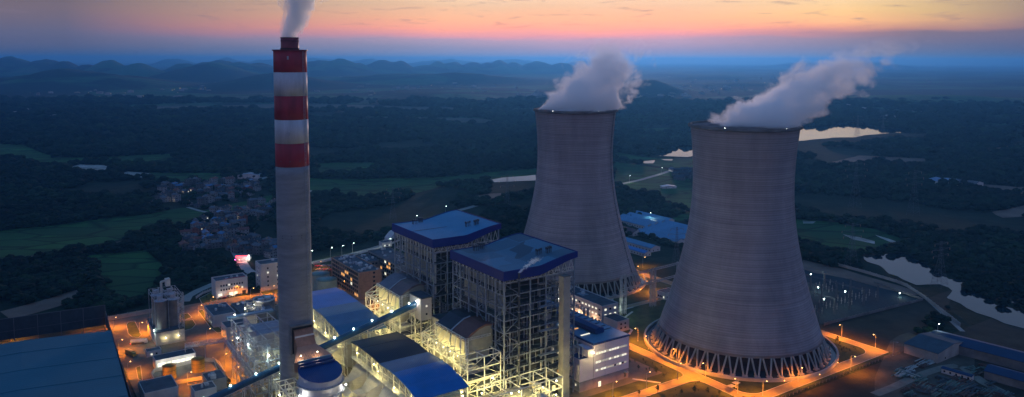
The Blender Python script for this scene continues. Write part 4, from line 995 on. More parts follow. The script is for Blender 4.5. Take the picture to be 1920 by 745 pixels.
for k in range(9):
    q = MB(); x = -62 + k * 15; z = cz(x - 100)
    if abs(x + 20.5) < 11: continue
    for y in (-2.2, 2.2): q.beam((x, y * 1.5, 0), (x, y * .8, z - 3), .4)
    for zz_ in np.arange(5, z - 4, 6): q.beam((x, -2.8, zz_), (x, 2.8, zz_ + 2), .25)
    q.build('trestle', WHITE_STEEL, t)
MB().truss((p0[0], -2.1, p0[2] - 3.2), (p1[0], -2.1, p1[2] - 3.2), 1.8, .22, 46).truss((p0[0], 2.1, p0[2] - 3.2), (p1[0], 2.1, p1[2] - 3.2), 1.8, .22, 46).build('side_truss', GREY_STEEL, t)
for x in (-68, -54, -40, -27, -6, 6, 18, 30, 43, 55):
    z = cz(x - 100) + 2.6; MB().ball((x, -.6, z), .42, 6).build('lamp', EM_COOL, t); point(t, (x, -.9, z + .9), 90, (.65, .95, 1.0), .3)
t = thing('transfer_tower', 'concrete transfer tower on legs at the top end of the blue conveyor', 'transfer tower', -37, 48)
MB().box(-3.4, 4.2, -7.5, 7.5, 33, 46.6).build('wall', WALLW, t); MB().box(-3.7, 4.5, -7.8, 7.8, 46.62, 47.2).build('roof', ROOFD, t)
for z in (36, 41): MB().box(0, 1.2, -7.58, -7.5, z, z + 1.2).build('window', GLASS_L if z == 41 else GLASS_D, t)
grated_frame(t, -3, 4, -7, 7, [11, 22, 33], 1, 1, .9, CONC, True); lampset(t, [(-3.9, -3, 44.5)], 900, WHT, EM_WHT, .5)
t = building('bunker_gallery', 'dark roofed bunker gallery linking the transfer tower to the boiler houses', 'gallery', -32.4, -6, 24, 43, 34, CONC, ROOFD, (('F', 28, 1, 1, -12, 12, 4, 1.4, 1.2, (.2, 0)),), .4)
# ------------------------------------------------------------------ offices and plant buildings behind
building('office_block', 'brown office block with five rows of windows, some lit orange, beside two tanks', 'office block', -14, 6, 198, 258, 21.5, BRICKB, ROOFD,
    (('L', 1.6, 6, 3.5, -28, 28, 14, 3.2, 2.2, (.01, .10)), ('F', 2.2, 6, 3.5, 1.2, 5.2, 1, 1.9, 1.5, (0, 0))), .9, roofbits=34)
o = building('office_block', 'dark office block with yellow lit windows, behind the farther air heater house', 'office block', 22, 44, 205, 262, 21.5, CONC_D, ROOFD,
    (('L', 1.6, 6, 3.5, -27, 27, 13, 3.2, 2.1, (.09, .08)), ('F', 2, 6, 3.5, -9, 9, 4, 2.2, 1.6, (.1, .1))), .9, roofbits=18)
building('link_block', 'low flat roofed link between the brown and the dark office blocks', 'link block', 6.3, 21.7, 236, 262, 19, CONC_D, ROOFD, (('F', 3, 5, 3.3, -6, 6, 4, 2, 1.6, (.1, .1)),), .6, roofbits=10)
building('dormitory_block', 'taller pale pink block of six storeys, partly behind the chimney', 'apartment block', -73, -30, 266, 281, 21.8, WALLW, ROOFD,
    (('F', 3.2, 5, 3.7, -9, 20, 8, 1.3, 1.5, (.04, .05)), ('F', 3.2, 5, 3.7, -18, -13, 1, 1.3, 1.5, (.1, 0)), ('L', 3.2, 5, 3.7, -5, 5, 2, 1.1, 1.3, (.1, 0))), 1.0, roofbits=7)
b3 = building('fire_station', 'low three storey pale block with white lit garage doors, by the bend of the road', 'garage block', -109.5, -84, 266, 280, 13.6, WALLW, ROOFD,
    (('F', 5.6, 2, 3.5, -9.5, 9.5, 9, 1.2, 1.5, (.12, .0)),), 1.0, roofbits=3)
MB().box(-6, 11, -6.4, -4.6, 13.9, 14.8).build('roof_ridge', REDP, b3)
for x, m in ((-10.8, GLASS_L), (-2.2, GLASS_L), (1.4, GLASS_L), (8.2, GLASS_D)): MB().box(x, x + 3, -7.12, -7, .1, 3.4).build('garage_door', m, b3)
point(b3, (-9.5, -10, 3.6), 260, WHT); point(b3, (0, -10, 3.6), 300, WHT)
for k, (px, py, lab) in enumerate(((600, 512, 'tall pale green storage tank, further from the camera of the two by the offices'), (613.5, 523, 'tall pale green storage tank, nearer of the two, in front of the brown offices'))):
    a, b = gab(px, py, 14.5); t = thing('storage_tank', lab, 'tank', a, b + 1, group='two storage tanks by the offices')
    MB().cyl((0, 0, 0), (0, 0, 14), 8.3, n=56, cap=False).build('tank_wall', mat('pale_green_tank', (.30, .36, .30), .6, 0, .2, .15), t, True)
    MB().cyl((0, 0, 14), (0, 0, 15.4), 8.5, .4, n=56).build('roof', mat('tank_roof', (.13, .25, .26), .6, 0, .2, .15), t, True)
    MB().cyl((0, 0, 15.3), (0, 0, 15.9), .6, n=12).rail((-8, 0, 14.1), (-5, 5.5, 14.1)).build('vent', GREY_STEEL, t)
t = building('control_building', 'pink lit two storey block with dark flat roof, between turbine hall and far tower', 'control block', 108, 124, 40, 92, 14.5, WALLW, ROOFD,
    (('L', 3, 3, 4.1, -25, 25, 13, 1.8, 1.3, (.55, .1)), ('F', 3, 3, 4.1, -7, 7, 3, 2, 1.5, (.8, 0))), .8, roofbits=4)
MB().box(-3, 3, 2, 10, 14.8, 15.0).build('roof_patch', mat('pale_roof_patch', (.22, .26, .30)), t)
for k in range(6): MB().ball((-9.5, -22 + k * 8.2, 3.5), .3, 6).build('wall_lamp', EM_SOD, t)
for k in range(3): point(t, (-10.5, -18 + k * 17, 4), 1200, (1, .55, .3))
MB().ball((8.6, -20, 6), .5, 6).build('wall_lamp', EM_WHT, t); point(t, (11, -20, 6.4), 2600, (.85, 1, .7)); MB().ball((8.6, -25, 5), .4, 6).build('wall_lamp', EM_WHT, t)
MB().ball((-9, 24, 7.5), .55, 6).build('wall_lamp', EM_WHT, t); point(t, (-10.5, 24, 7.5), 2200, WHT)
building('annex_block', 'small low white annex attached in front of the control block', 'annex', 108.5, 120, 24, 39.8, 7.6, WALLW, ROOFD, (('F', 2, 2, 3, -4, 4, 2, 1.6, 1.2, (0, 0)),), .5)
building('pump_house', 'small pale green hut with white windows, half hidden by the near cooling tower', 'hut', 192, 206, 58, 68, 5.4, WALLW, ROOFD, (('L', 1.2, 1, 3, -4, 4, 4, 1.3, 1.5, (.1, .1)), ('F', 1.2, 1, 3, -6, 6, 5, 1.3, 1.5, (.2, .2))), .4)
# lattice gantries beside the turbine hall and between the towers
def lattice_mast(mb, x, y, z0, z1, w0, w1, n=8, s=.22):
    def c(z, i): w = w0 + (w1 - w0) * (z - z0) / (z1 - z0); return Vector((x + (-w, w, w, -w)[i] / 2, y + (-w, -w, w, w)[i] / 2, z))
    for k in range(n):
        za = z0 + (z1 - z0) * k / n; zb = z0 + (z1 - z0) * (k + 1) / n
        for i in range(4):
            j = (i + 1) % 4; mb.beam(c(za, i), c(zb, i), s); mb.beam(c(za, i if k % 2 else j), c(zb, j if k % 2 else i), s * .6); mb.beam(c(zb, i), c(zb, j), s * .6)
def gantry(label, pts, h, levels, grp=None):
    a0, b0 = pts[0]; t = thing('switchyard_gantry', label, 'gantry', a0, b0, group=grp)
    for (a, b) in pts:
        q = MB(); lattice_mast(q, a - a0 - 2.0, b - b0, 0, h, 1.6, 1.0, 9, .3); lattice_mast(q, a - a0 + 2.0, b - b0, 0, h, 1.6, 1.0, 9, .3); q.build('mast', GREY_STEEL, t)
    for z in levels:
        for (p, r_) in zip(pts[:-1], pts[1:]):
            q = MB()
            for d in (-.8, .8): q.truss((p[0] - a0 + d, p[1] - b0, z), (r_[0] - a0 + d, r_[1] - b0, z), 1.6, .26, 12)
            q.build('crossbeam', GREY_STEEL, t)
    return t
gantry('large lattice gantry with two crossbeams, on the lawn between the two cooling towers', [(139, 51), (172, 52.5), (204, 55)], 31, (19, 29))
gantry('small lattice gantry beside the pink lit control block', [(96, 66), (96, 44)], 15, (13,))
for k, (b_) in enumerate((70, 52, 36, 18)):
    t = thing('transformer', ('grey power transformer behind the turbine hall, %s of the row of four' % ('farthest', 'second farthest', 'second nearest', 'nearest')[k]), 'transformer', 72, b_, group='transformers in a row behind the turbine hall')
    MB().box(-3, 3, -4, 4, .5, 4.5).build('tank', GREY_STEEL, t); q = MB()
    for i in range(8): q.box(3.1, 4.3, -3.6 + i, -3.4 + i, .8, 4)
    q.build('radiator', GREY_STEEL, t)
    for i in range(3): MB().cyl((0, -2 + 2 * i, 4.5), (.6, -2 + 2 * i, 7.4), .35, .18, 10).build('bushing', BRICKB, t)
# ------------------------------------------------------------------ left yard
def silo_plant():
    t = thing('silo_plant', 'cluster of tall grey ash silos with stair tower on a white base building', 'silos', -160, 200)
    MB().box(-9, 9, -20, 14, 0, 9).build('base_building', WALLW, t); MB().box(-9.3, 9.3, -20.3, 14.3, 9.02, 9.5).build('base_roof', ROOFD, t)
    for k, (x, y, h) in enumerate(((-4.2, -12, 29), (4.6, -9, 28), (-4.2, 0, 30), (4.6, 2, 29))):
        s_ = MB().cyl((x, y, 9.5), (x, y, h), 3.8, n=32, cap=False).build('silo', CONC_D, t, True); MB().cyl((x, y, h), (x, y, h + 1.0), 4.3, 1.5, n=32).build('silo_roof', GREY_STEEL, s_)
        MB().box(x - 2, x + 1, y - 1.5, y + 1.5, h + 1, h + 3.5).cyl((x + 1, y, h + 1), (x + 1, y, h + 5), .5).build('filter_unit', GREY_STEEL, t)
    grated_frame(t, -8.6, 8.6, -16.5, 6, [30.5, 33], 2, 2, .25, GREY_STEEL, False)
    q = MB(); lattice_mast(q, 7.5, -18.5, 0, 34, 3.4, 3.4, 10, .25); q.build('stair_tower', GREY_STEEL, t)
    MB().path([(-1, 2, 30), (-1, 2, 38), (3, -2, 40)], .8, 12).box(1, 4, -4, 0, 36, 41).build('elevator_head', INSUL, t)
    for k in range(10): MB().box(-8 + k * 1.6, -7.4 + k * 1.6, -6, -5.4, 33, 33.6 + rnd.random() * 2.4).build('roof_fitting', GREY_STEEL, t)
    lampset(t, [(-9.6, -16, 10)], 1500, COOL, EM_COOL, .45); lampset(t, [(-3, -20.8, 5), (5, -20.8, 5)], 260, WARM, None, .3)
silo_plant()
building('gate_hut', 'tiny white hut with dark roof at the foot of the silos', 'hut', -178, -169, 162, 168, 3.6, WALLW, ROOFD, (('F', 1, 1, 2, -3, 3, 2, 1.2, 1.2, (.3, 0)),), .3)
w_ = building('workshop', 'long low workshop with a brightly lit white front, before the silos', 'workshop', -177, -153, 136, 146, 6, WALLW, ROOFD, (('F', 1.0, 1, 3, -11, 11, 8, 2.4, 3.2, (1, 0)),), .4)
for x in (-8, 0, 8): point(w_, (x, -8, 4.8), 700, (.9, 1, .85))
for k, (a, b, lab) in enumerate(((-172, 119.5, 'yellow lit cylindrical oil tank, left of the pair in the walled yard'), (-155, 121, 'yellow lit cylindrical oil tank, right of the pair in the walled yard'))):
    t = thing('oil_tank', lab, 'tank', a, b, group='pair of oil tanks in the walled yard')
    MB().cyl((0, 0, 0), (0, 0, 7.8), 3.9, n=40, cap=False).build('tank_wall', mat('ochre_tank', (.50, .34, .06), .6, 0, .2, .3), t, True); MB().cyl((0, 0, 7.8), (0, 0, 8.8), 4.0, .3, n=40).build('roof', mat('ochre_roof', (.30, .22, .06), .7), t, True)
    q = MB(); q.lathe([(4.1, 8.6), (4.1, 8.7), (4.0, 8.7)], 30)
    for i in range(16): an = i * math.pi / 8; q.beam((4.05 * math.cos(an), 4.05 * math.sin(an), 7.7), (4.05 * math.cos(an), 4.05 * math.sin(an), 8.7), .08)
    q.lathe([(3.92, 2.6), (4.02, 2.6), (4.02, 2.75), (3.92, 2.75)], 36).lathe([(3.92, 5.2), (4.02, 5.2), (4.02, 5.35), (3.92, 5.35)], 36).build('guard_rail', DARK_STEEL, t)
    point(t, (-7, -7, 4.5), 1300, SODIUM)
def wall_thing(name, label, cat, pts, h, th, m, cap=None, posts=0, rails=False):
    a0, b0 = pts[0]; t = thing(name, label, cat, a0, b0); q = MB()
    for p, r_ in zip(pts[:-1], pts[1:]):
        for zc, hh in (((h, .1), (h * .55, .1)) if rails else ((h / 2, h),)): q.beam((p[0] - a0, p[1] - b0, zc), (r_[0] - a0, r_[1] - b0, zc), th, hh)
    q.build('railing' if rails else 'wall', m, t)
    if posts:
        pw_ = .14 if rails else .28; base = MB().box(-pw_, pw_, -pw_, pw_, 0, h + (0 if rails else .35)).build('post', cap or m, t); first = True; cnt = 0
        for p, r_ in zip(pts[:-1], pts[1:]):
            d = math.hypot(r_[0] - p[0], r_[1] - p[1]); n = max(1, int(d / posts))
            for i in range(n):
                c = base if first else base.copy()
                if not first: COL.objects.link(c); c.parent = t
                first = False; c.location = (p[0] - a0 + (r_[0] - p[0]) * i / n, p[1] - b0 + (r_[1] - p[1]) * i / n, 0); cnt += 1
    return t
wall_thing('bund_wall', 'low concrete wall enclosing the yard of the two yellow tanks', 'wall', [(-181, 128), (-181, 108), (-143, 104), (-143, 130), (-150, 136), (-178, 134), (-181, 128)], 2.4, .5, CONC)
wall_thing('boundary_wall', 'pale orange lit boundary wall behind the silos', 'wall', [(-189, 256), (-150, 258), (-136, 262)], 3.2, .5, CONC, None, 6)
building('store_shed', 'flat dark roofed store at the bottom edge left of the small pump building', 'store', -191, -173, 88, 108, 6, WALLW, ROOFD, (), .4)
building('pump_building', 'small white block with dark roof at the bottom edge, left of the blue conveyor', 'store', -168, -156, 70, 80, 8, WALLW, ROOFD, (), .4, roofbits=2)
building('filter_building', 'low block with box shaped roof units beside the conveyor foot', 'store', -158, -147, 84, 98, 6.5, CONC, ROOFD, (), .5, roofbits=8)
building('water_treatment', 'low white building with two dark roofs and small plants, right of the yard road', 'water works', -128, -112, 196, 224, 8.5, WALLW, ROOFD, (('L', 1.5, 2, 3.2, -12, 12, 7, 1.2, 1.2, (.15, .35)),), .5, roofbits=5)
building('water_treatment', 'small white building with orange lit windows beside the blank stair block', 'water works', -127, -107, 163, 178, 9, WALLW, ROOFD, (('F', 1.6, 2, 3.4, -8, 6, 5, 1.3, 1.2, (.2, .5)), ('L', 1.6, 2, 3.4, -5, 5, 3, 1.2, 1.2, (0, .3))), .6, roofbits=3)
building('boiler_store', 'dark roofed low building tucked against the blank stair block', 'store', -121, -112, 118, 140, 11, WALLW, ROOFD, (), .5, roofbits=3)
building('compressor_house', 'long low roof of dark panels and pale patch behind the water works', 'store', -108, -84, 190, 226, 6, CONC_D, ROOFD, (), .5, roofbits=16)
t = thing('basin_tank', 'round grey tank with a white lamp, touching the left edge of the chimney', 'tank', -86, 214)
MB().cyl((0, 0, 0), (0, 0, 9), 8, n=40).build('tank_wall', CONC_D, t); MB().lathe([(8, 9), (8.3, 9), (8.3, 10), (7.6, 10), (7.6, 9.1)], 40).box(-5, -1, -4, -1, 9, 11).box(1, 5, -2, 3, 9, 10.6).build('top_gear', FRAMEM, t)
lampset(t, [(-9.5, -6, 8)], 1500, WHT, EM_WHT, .5)
# elevated truss galleries in the yard
def gallery(label, pts, z0, z1, w=2.4):
    a0, b0 = pts[0]; t = thing('pipe_bridge', label, 'pipe bridge', a0, b0); n = len(pts)
    for k, (p, r_) in enumerate(zip(pts[:-1], pts[1:])):
        za = z0 + (z1 - z0) * k / (n - 1); zb = z0 + (z1 - z0) * (k + 1) / (n - 1); d = Vector((r_[0] - p[0], r_[1] - p[1], 0)); L_ = d.length; d.normalize(); nn = Vector((-d.y, d.x, 0)) * w / 2
        A = Vector((p[0] - a0, p[1] - b0, za)); B = Vector((r_[0] - a0, r_[1] - b0, zb)); q = MB()
        for s in (-1, 1): q.truss(A + nn * s, B + nn * s, 2.4, .25, int(L_ / 2.5))
        q.beam(A + Vector((0, 0, .1)), B + Vector((0, 0, .1)), w, .15); q.build('span', GREY_STEEL, t)
        q = MB()
        for j in range(int(L_ / 12) + 1):
            c = A.lerp(B, min(1, j * 12 / L_)); 
            for s in (-1, 1): q.beam((c.x + nn.x * s, c.y + nn.y * s, 0), c + nn * s, .3)
            q.beam((c.x - nn.x, c.y - nn.y, c.z * .3), c + nn - Vector((0, 0, c.z * .3)), .2)
        q.build('trestle', GREY_STEEL, t)
        MB().path([A + Vector((0, .5, .8)), B + Vector((0, .5, .8))], .3).path([A + Vector((.4, -.5, .7)), B + Vector((.4, -.5, .7))], .22).build('pipe', INSUL, t)
gallery('lattice pipe bridge crossing the orange lit road from the silos', [gab(347, 652, 9), gab(424, 640, 9)], 9, 9)
gallery('lattice pipe bridge running down to the lower blue conveyor', [gab(424, 640, 9), gab(478, 712, 7)], 9, 6)
# coal storage shed and wind screens
t = thing('coal_shed', 'huge plain blue grey roof of the coal store, bottom left corner', 'coal shed', -267, 60, -R(2.9))
hz = 22
q = MB(); zz = [(-110, 15), (-80, 19.5), (-50, 22), (16, 22.6), (64, 20)]
q.extr([(x, z) for x, z in zz] + [(x, z - .5) for x, z in zz[::-1]], -90, 113); q.build('roof', ribbed('coal_shed_sheet', (.012, .115, .165), 'Y', 3.0, .05, .75, .12, .02), t)
MB().box(-109, 63, -89, -88.6, 0, 15).box(-109, 63, 112.4, 112.8, 8, 15).box(62.4, 62.8, -88, 112, 0, 18.5).box(-50.3, -49.9, -90, 113, 22.05, 22.5).build('wall', BLUE_DARK, t)
for y in (-60, -30, 0, 30, 60, 90): MB().extr([(x, z + .03) for x, z in zz] + [(x, z + .16) for x, z in zz[::-1]], y, y + .35).build('roof_seam', MATS['coal_shed_sheet'], t)
for k in range(9): MB().box(-16, -13.5, -70 + 20 * k, -67.5 + 20 * k, 22.3, 23.4).build('roof_vent', GREY_STEEL, t)
SCREEN = mat('wind_screen_mesh', (.025, .04, .055), .7, 0, .35, .2)
def wind_screen(label, pts, h):
    a0, b0 = pts[0]; t = thing('wind_screen', label, 'wind screen', a0, b0, group='wind screens round the coal store')
    for p, r_ in zip(pts[:-1], pts[1:]):
        A = Vector((p[0] - a0, p[1] - b0, 0)); B = Vector((r_[0] - a0, r_[1] - b0, 0)); n = int((B - A).length / 12)
        MB().beam(A + Vector((0, 0, h / 2 + 1.6)), B + Vector((0, 0, h / 2 + 1.6)), .1, h - 3.2).build('mesh_panel', SCREEN, t)
        for i in range(n + 1):
            c = A.lerp(B, i / n); MB().beam(c, c + Vector((0, 0, h)), .4).beam(c + Vector((0, 2.5, 0)), c + Vector((0, 0, h * .7)), .25).build('post', mat('dull_steel', (.10, .11, .13), .7), t)
        MB().beam(A + Vector((0, 0, h)), B + Vector((0, 0, h)), .25).beam(A + Vector((0, 0, h / 2)), B + Vector((0, 0, h / 2)), .2).build('rail', MATS['dull_steel'], t)
wind_screen('tall dark mesh wind screen behind the coal store', [(-193, 236), (-262, 242), (-330, 236)], 18)
wind_screen('tall dark mesh wind screen along the right side of the coal store', [(-193, 234), (-201, 50)], 14)
sheet('coal_ground', [[(-330, -80), (-194, -80), (-194, 240), (-330, 240)]], mat('coal_dust_ground', (.05, .045, .04), .9, 0, .4, .08), .05)
t = building('coal_hut', 'small orange lit hut between the coal store and its wind screen', 'hut', -232, -224, 205, 211, 4, WALLW, ROOFD, (), .2)
# ------------------------------------------------------------------ perimeter walls, fences
wall_thing('perimeter_fence', 'white posted boundary fence behind the offices under three white lamps', 'fence', [gab(x, y) for x, y in ((588, 496), (620, 489), (660, 480), (700, 470), (735, 458), (758, 448))], 2.0, .2, FRAMEM, FRAMEM, 6)
wall_thing('perimeter_fence', 'boundary fence along the curve of the road left of the garage block', 'fence', [gab(x, y) for x, y in ((368, 560), (380, 552), (398, 545), (402, 540))], 1.8, .15, FRAMEM, FRAMEM, 2.5)
wall_thing('perimeter_fence', 'low railing along the dark edge of the orange road at lower right', 'fence', [(246, -110.5), (150, -110.2), (60, -109.8)], 1.5, .1, CONC_D, CONC_D, 3.5, True)
wall_thing('perimeter_wall', 'concrete wall along the front edge of the substation', 'wall', [(246, -50), (366, -60), (380, -10)], 1.9, .3, CONC_D, CONC_D, 4)
wall_thing('perimeter_wall', 'long pale boundary wall running behind the substation beside the river', 'wall', [gab(x, y) for x, y in ((1515, 486), (1560, 496), (1620, 512), (1680, 530), (1700, 538), (1740, 565), (1800, 612))], 2.6, .4, CONC, CONC, 6)
# ------------------------------------------------------------------ street lamps
def street_lamp_proto(col, em, energy, h=9.5, arm=2.2, wide=False):
    t = thing('street_lamp', 'x', 'street lamp', 0, 0)
    MB().cyl((0, 0, 0), (0, 0, h), .17, .10, 10).cyl((0, 0, 0), (0, 0, .5), .35, .3, 10).build('pole', mat('lamp_pole', (.42, .40, .36), .5), t)
    ar_ = MB().beam((0, 0, h - .1), (arm, 0, h + .35), .12).build('arm', MATS['lamp_pole'], t)
    MB().box(arm - .1, arm + 1.0, -.22, .22, h + .3, h + .5).build('housing', GREY_STEEL, ar_)
    MB().ball((arm + .45, 0, h + .18), .36, 8, .26).build('lamp_globe', em, ar_)
    spot(t, (arm + .5, 0, h - .2), energy, col, .3, 162, 'lamp_light')
    return t
PS = street_lamp_proto(SODIUM, EM_SOD, 24000); PS_USED = [0]
def lamp(label, a, b, rot=0, group='sodium street lamps', proto=None, z=0):
    p = proto or PS
    if p.get('used'): t = dup(p)
    else: t = p; p['used'] = 1
    t.location = W(a, b, z); t.rotation_euler = (0, 0, ANG + rot); t['label'] = label; t['group'] = group; t['category'] = 'street lamp'; return t
PI = math.pi
SL = [((1216, 655), PI, 'street lamp beside the left end of the near cooling tower basin'), ((1268, 680), PI, 'street lamp on the verge between road and basin, second from the left'),
      ((1323, 708), PI, 'street lamp right of the road junction, in front of the tower columns'), ((1270, 712), 0, 'street lamp on the lawn corner left of the road junction'),
      ((1212, 729), 0, 'street lamp on the lawn right of the turbine hall end wall'), ((1149, 748), 0, 'street lamp at the bottom edge below the turbine hall'),
      ((1383, 738), PI, 'street lamp next to the two small canopies at the bottom edge'), ((1578, 633), PI, 'street lamp beside the far road just right of the near cooling tower'),
      ((1641, 652), PI, 'street lamp near the right hand corner of the orange road'), ((1674, 667), -PI / 2, 'thin unlit lamp post at the very corner of the orange road'),
      ((1595, 694), -PI / 2, 'lamp post on the verge right of the basin, with an orange pool of light'), ((1496, 716), -PI / 2, 'lamp post below the right part of the basin, with an orange pool of light'),
      ((1430, 742), -PI / 2, 'lamp post at the bottom edge under the near cooling tower'), ((1205, 502), 0, 'lone orange street lamp between the two cooling towers'),
      ((1196, 640), PI, 'street lamp on the main road beside the turbine hall back corner'), ((1228, 548), PI, 'street lamp by the small hut between the cooling towers'),
      ((1192, 520), 0, 'street lamp beside the right edge of the far tower basin')]
PU = street_lamp_proto(SODIUM, CONC, 0.0)
for (px, py), rt, lab in SL: lamp(lab, *gab(px, py), rt, proto=PU if 'unlit' in lab else None)
YL = [((213, 618), 'sodium lamp at the far left corner of the lit yard'), ((222, 660), 'sodium lamp by the dark screen near the yellow truck'), ((240, 705), 'sodium lamp by the left end of the walled tank yard'),
      ((262, 625), 'sodium lamp by the first grass island in the yard'), ((372, 592), 'sodium lamp where the yard road bends below the garage block'), ((398, 612), 'sodium lamp in the middle of the yard road'),
      ((388, 640), 'sodium lamp just above the lattice pipe bridge'), ((421, 690), 'sodium lamp right of the walled tank yard'), ((440, 712), 'sodium lamp above the foot of the blue conveyor'),
      ((352, 722), 'sodium lamp below the walled tank yard'), ((470, 560), 'sodium lamp on the road right of the garage block'), ((512, 556), 'sodium lamp under the taller pale pink block'), ((300, 606), 'sodium lamp at the boundary wall behind the silos'),
      ((396, 578), 'sodium lamp beside the left corner of the water works'), ((600, 508), 'sodium lamp by the car park behind the chimney'), ((640, 545), 'sodium lamp at the foot of the brown office block'), ((700, 575), 'sodium lamp between the offices and the precipitator'),
      ((440, 556), 'sodium lamp in front of the garage block'), ((430, 660), 'sodium lamp where two pipe bridges meet'), ((160, 612), 'sodium lamp behind the coal store, right one'), ((20, 640), 'sodium lamp behind the coal store, left one')]
PY = street_lamp_proto(SODIUM, EM_SOD, 18000, 8.0)
for (px, py), lab in YL: lamp(lab, *gab(px, py), rnd.uniform(-1, 1), 'sodium lamps in the plant yard', PY)
PW = street_lamp_proto((.85, 1.0, .80), EM_COOL, 2600, 12, 1.0)
for (px, py), lab in (((620, 488), 'white lamp on the boundary fence, left of three'), ((641, 484), 'white lamp on the boundary fence, middle of three'), ((661, 479), 'white lamp on the boundary fence, right of three'), ((1218, 418), 'lone white lamp above the blue sheds'),
                      ((583, 494), 'white lamp above the taller pale pink block'), ((780, 424), 'white lamp on the hill lane, lower'), ((835, 405), 'white lamp on the hill lane, upper'), ((730, 470), 'white lamp by the gatehouse'),
                      ((1180, 344), 'white lamp on the far lane between the towers, lower'), ((1240, 328), 'white lamp on the far lane between the towers, upper'), ((1757, 640), 'white lamp shining on the warehouse roof')):
    lamp(lab, *gab(px, py), 0, 'white lamps outside the plant', PW)
# gatehouse
t = building('gatehouse', 'small greenish gatehouse with lit door at the foot of the hill lane', 'gatehouse', *(lambda p: (p[0] - 5, p[0] + 6, p[1] - 4, p[1] + 4))(gab(722, 462)), 5, WALLW, ROOFD, (('F', 1, 1, 2, -4, 4, 3, 1.4, 1.4, (.6, 0)),), .3)
t = thing('entrance_canopy', 'pale vaulted canopy next to the gatehouse', 'canopy', *gab(740, 452)); q = MB()
q.extr([(-9 + 18 * i / 12, 4 + 7 * math.sin(math.pi * i / 12)) for i in range(13)] + [(9 - 18 * i / 12, 3.6 + 7 * math.sin(math.pi * i / 12)) for i in range(13)], -6, 6); q.build('vault', WALLW, t); MB().box(-9, -8.4, -6, 6, 0, 4).box(8.4, 9, -6, 6, 0, 4).build('wall', WALLW, t)
# bus-shelter like canopies at the bottom edge
for k, (px, py, lab) in enumerate(((1371, 734, 'small mushroom canopy left of the lamp post at the bottom edge'), (1380, 728, 'small mushroom canopy right behind the other one at the bottom edge'))):
    t = thing('canopy', lab, 'canopy', *gab(px, py), group='two small canopies'); MB().cyl((0, 0, 0), (0, 0, 3.2), .35, n=10).build('post', CONC, t); MB().prism([(-2, -1.6), (2, -1.6), (2, 1.6), (-2, 1.6)], 3.2, 3.5).build('roof', CONC, t)
# ------------------------------------------------------------------ pylons
def pylon(label, x, y, h, w, rot=0, s=.15, grp='high voltage pylons'):
    t = thing('pylon', label, 'pylon', 0, 0, group=grp, world=Vector((x, y, 0)), rot=rot)
    q = MB(); lattice_mast(q, 0, 0, 0, h * .62, w, w * .28, 7, s); q.build('lower_body', MATS["dull_steel"], t)
    q = MB(); lattice_mast(q, 0, 0, h * .62, h, w * .28, w * .14, 6, s * .8); q.build('upper_body', MATS["dull_steel"], t)
    for z, l in ((h * .68, w * 1.05), (h * .81, w * 1.25), (h * .94, w * .9)):
        q = MB()
        for sg in (-1, 1): q.beam((0, -.6, z), (sg * l, 0, z + h * .02), s * .8).beam((0, .6, z), (sg * l, 0, z + h * .02), s * .8).beam((0, 0, z + h * .05), (sg * l, 0, z + h * .02), s * .8)
        ca_ = q.build('cross_arm', MATS["dull_steel"], t)
        for sg in (-1, 1): MB().cyl((sg * l, 0, z + h * .015), (sg * l, 0, z - h * .03), .25, n=6).build('insulator', BRICKB, ca_)
    return t
def pyl(label, px, pyb, h, w, **k): x, y = gxy(px, pyb); return pylon(label, x, y, h, w, **k)
PA = pyl('tall pylon on the dark hillside right of the near cooling tower', 1603, 389, 62, 12, rot=.1, s=.15)
PB_ = pyl('pylon on the river islet, nearest to the water', 1761, 538, 40, 10, rot=.5)
pyl('pylon on the dark hillside further right, thinner and hazier', 1712, 404, 58, 11, rot=.3, s=.15)
PC = pyl('pylon at the left bank where the river widens', 1596, 500, 42, 9, rot=.2)
pyl('very distant pylon standing before the bright lake, left', 1607, 262, 60, 12, rot=.1, s=.3); pyl('very distant pylon standing before the bright lake, right', 1655, 252, 50, 10, rot=.1, s=.3)
pyl('pylon on the wooded slope between boiler roofs and far tower', 951, 396, 48, 9, rot=.4); pyl('pylon lost in the woods behind the brown office block', 737, 412, 40, 8, rot=.2)
pyl('pylon behind the sheds, at the left edge of the near tower', 1268, 500, 38, 7, rot=.2)
t = thing('power_line', 'two thin power cables slung between the riverside pylons', 'power line', 0, 0, world=Vector((0, 0, 0))); 
for k, (p, r_, zz_) in enumerate(((PC, PB_, (26, 27)), (PC, PB_, (33, 33)))):
    A = p.location + Vector((0, 0, zz_[0])); B = r_.location + Vector((0, 0, zz_[1])); pts = []
    for i in range(25):
        u = i / 24; c = A.lerp(B, u); c.z -= 10 * 4 * u * (1 - u); pts.append(c)
    MB().path(pts, .07, 5).build('cable', DARK_STEEL, t)
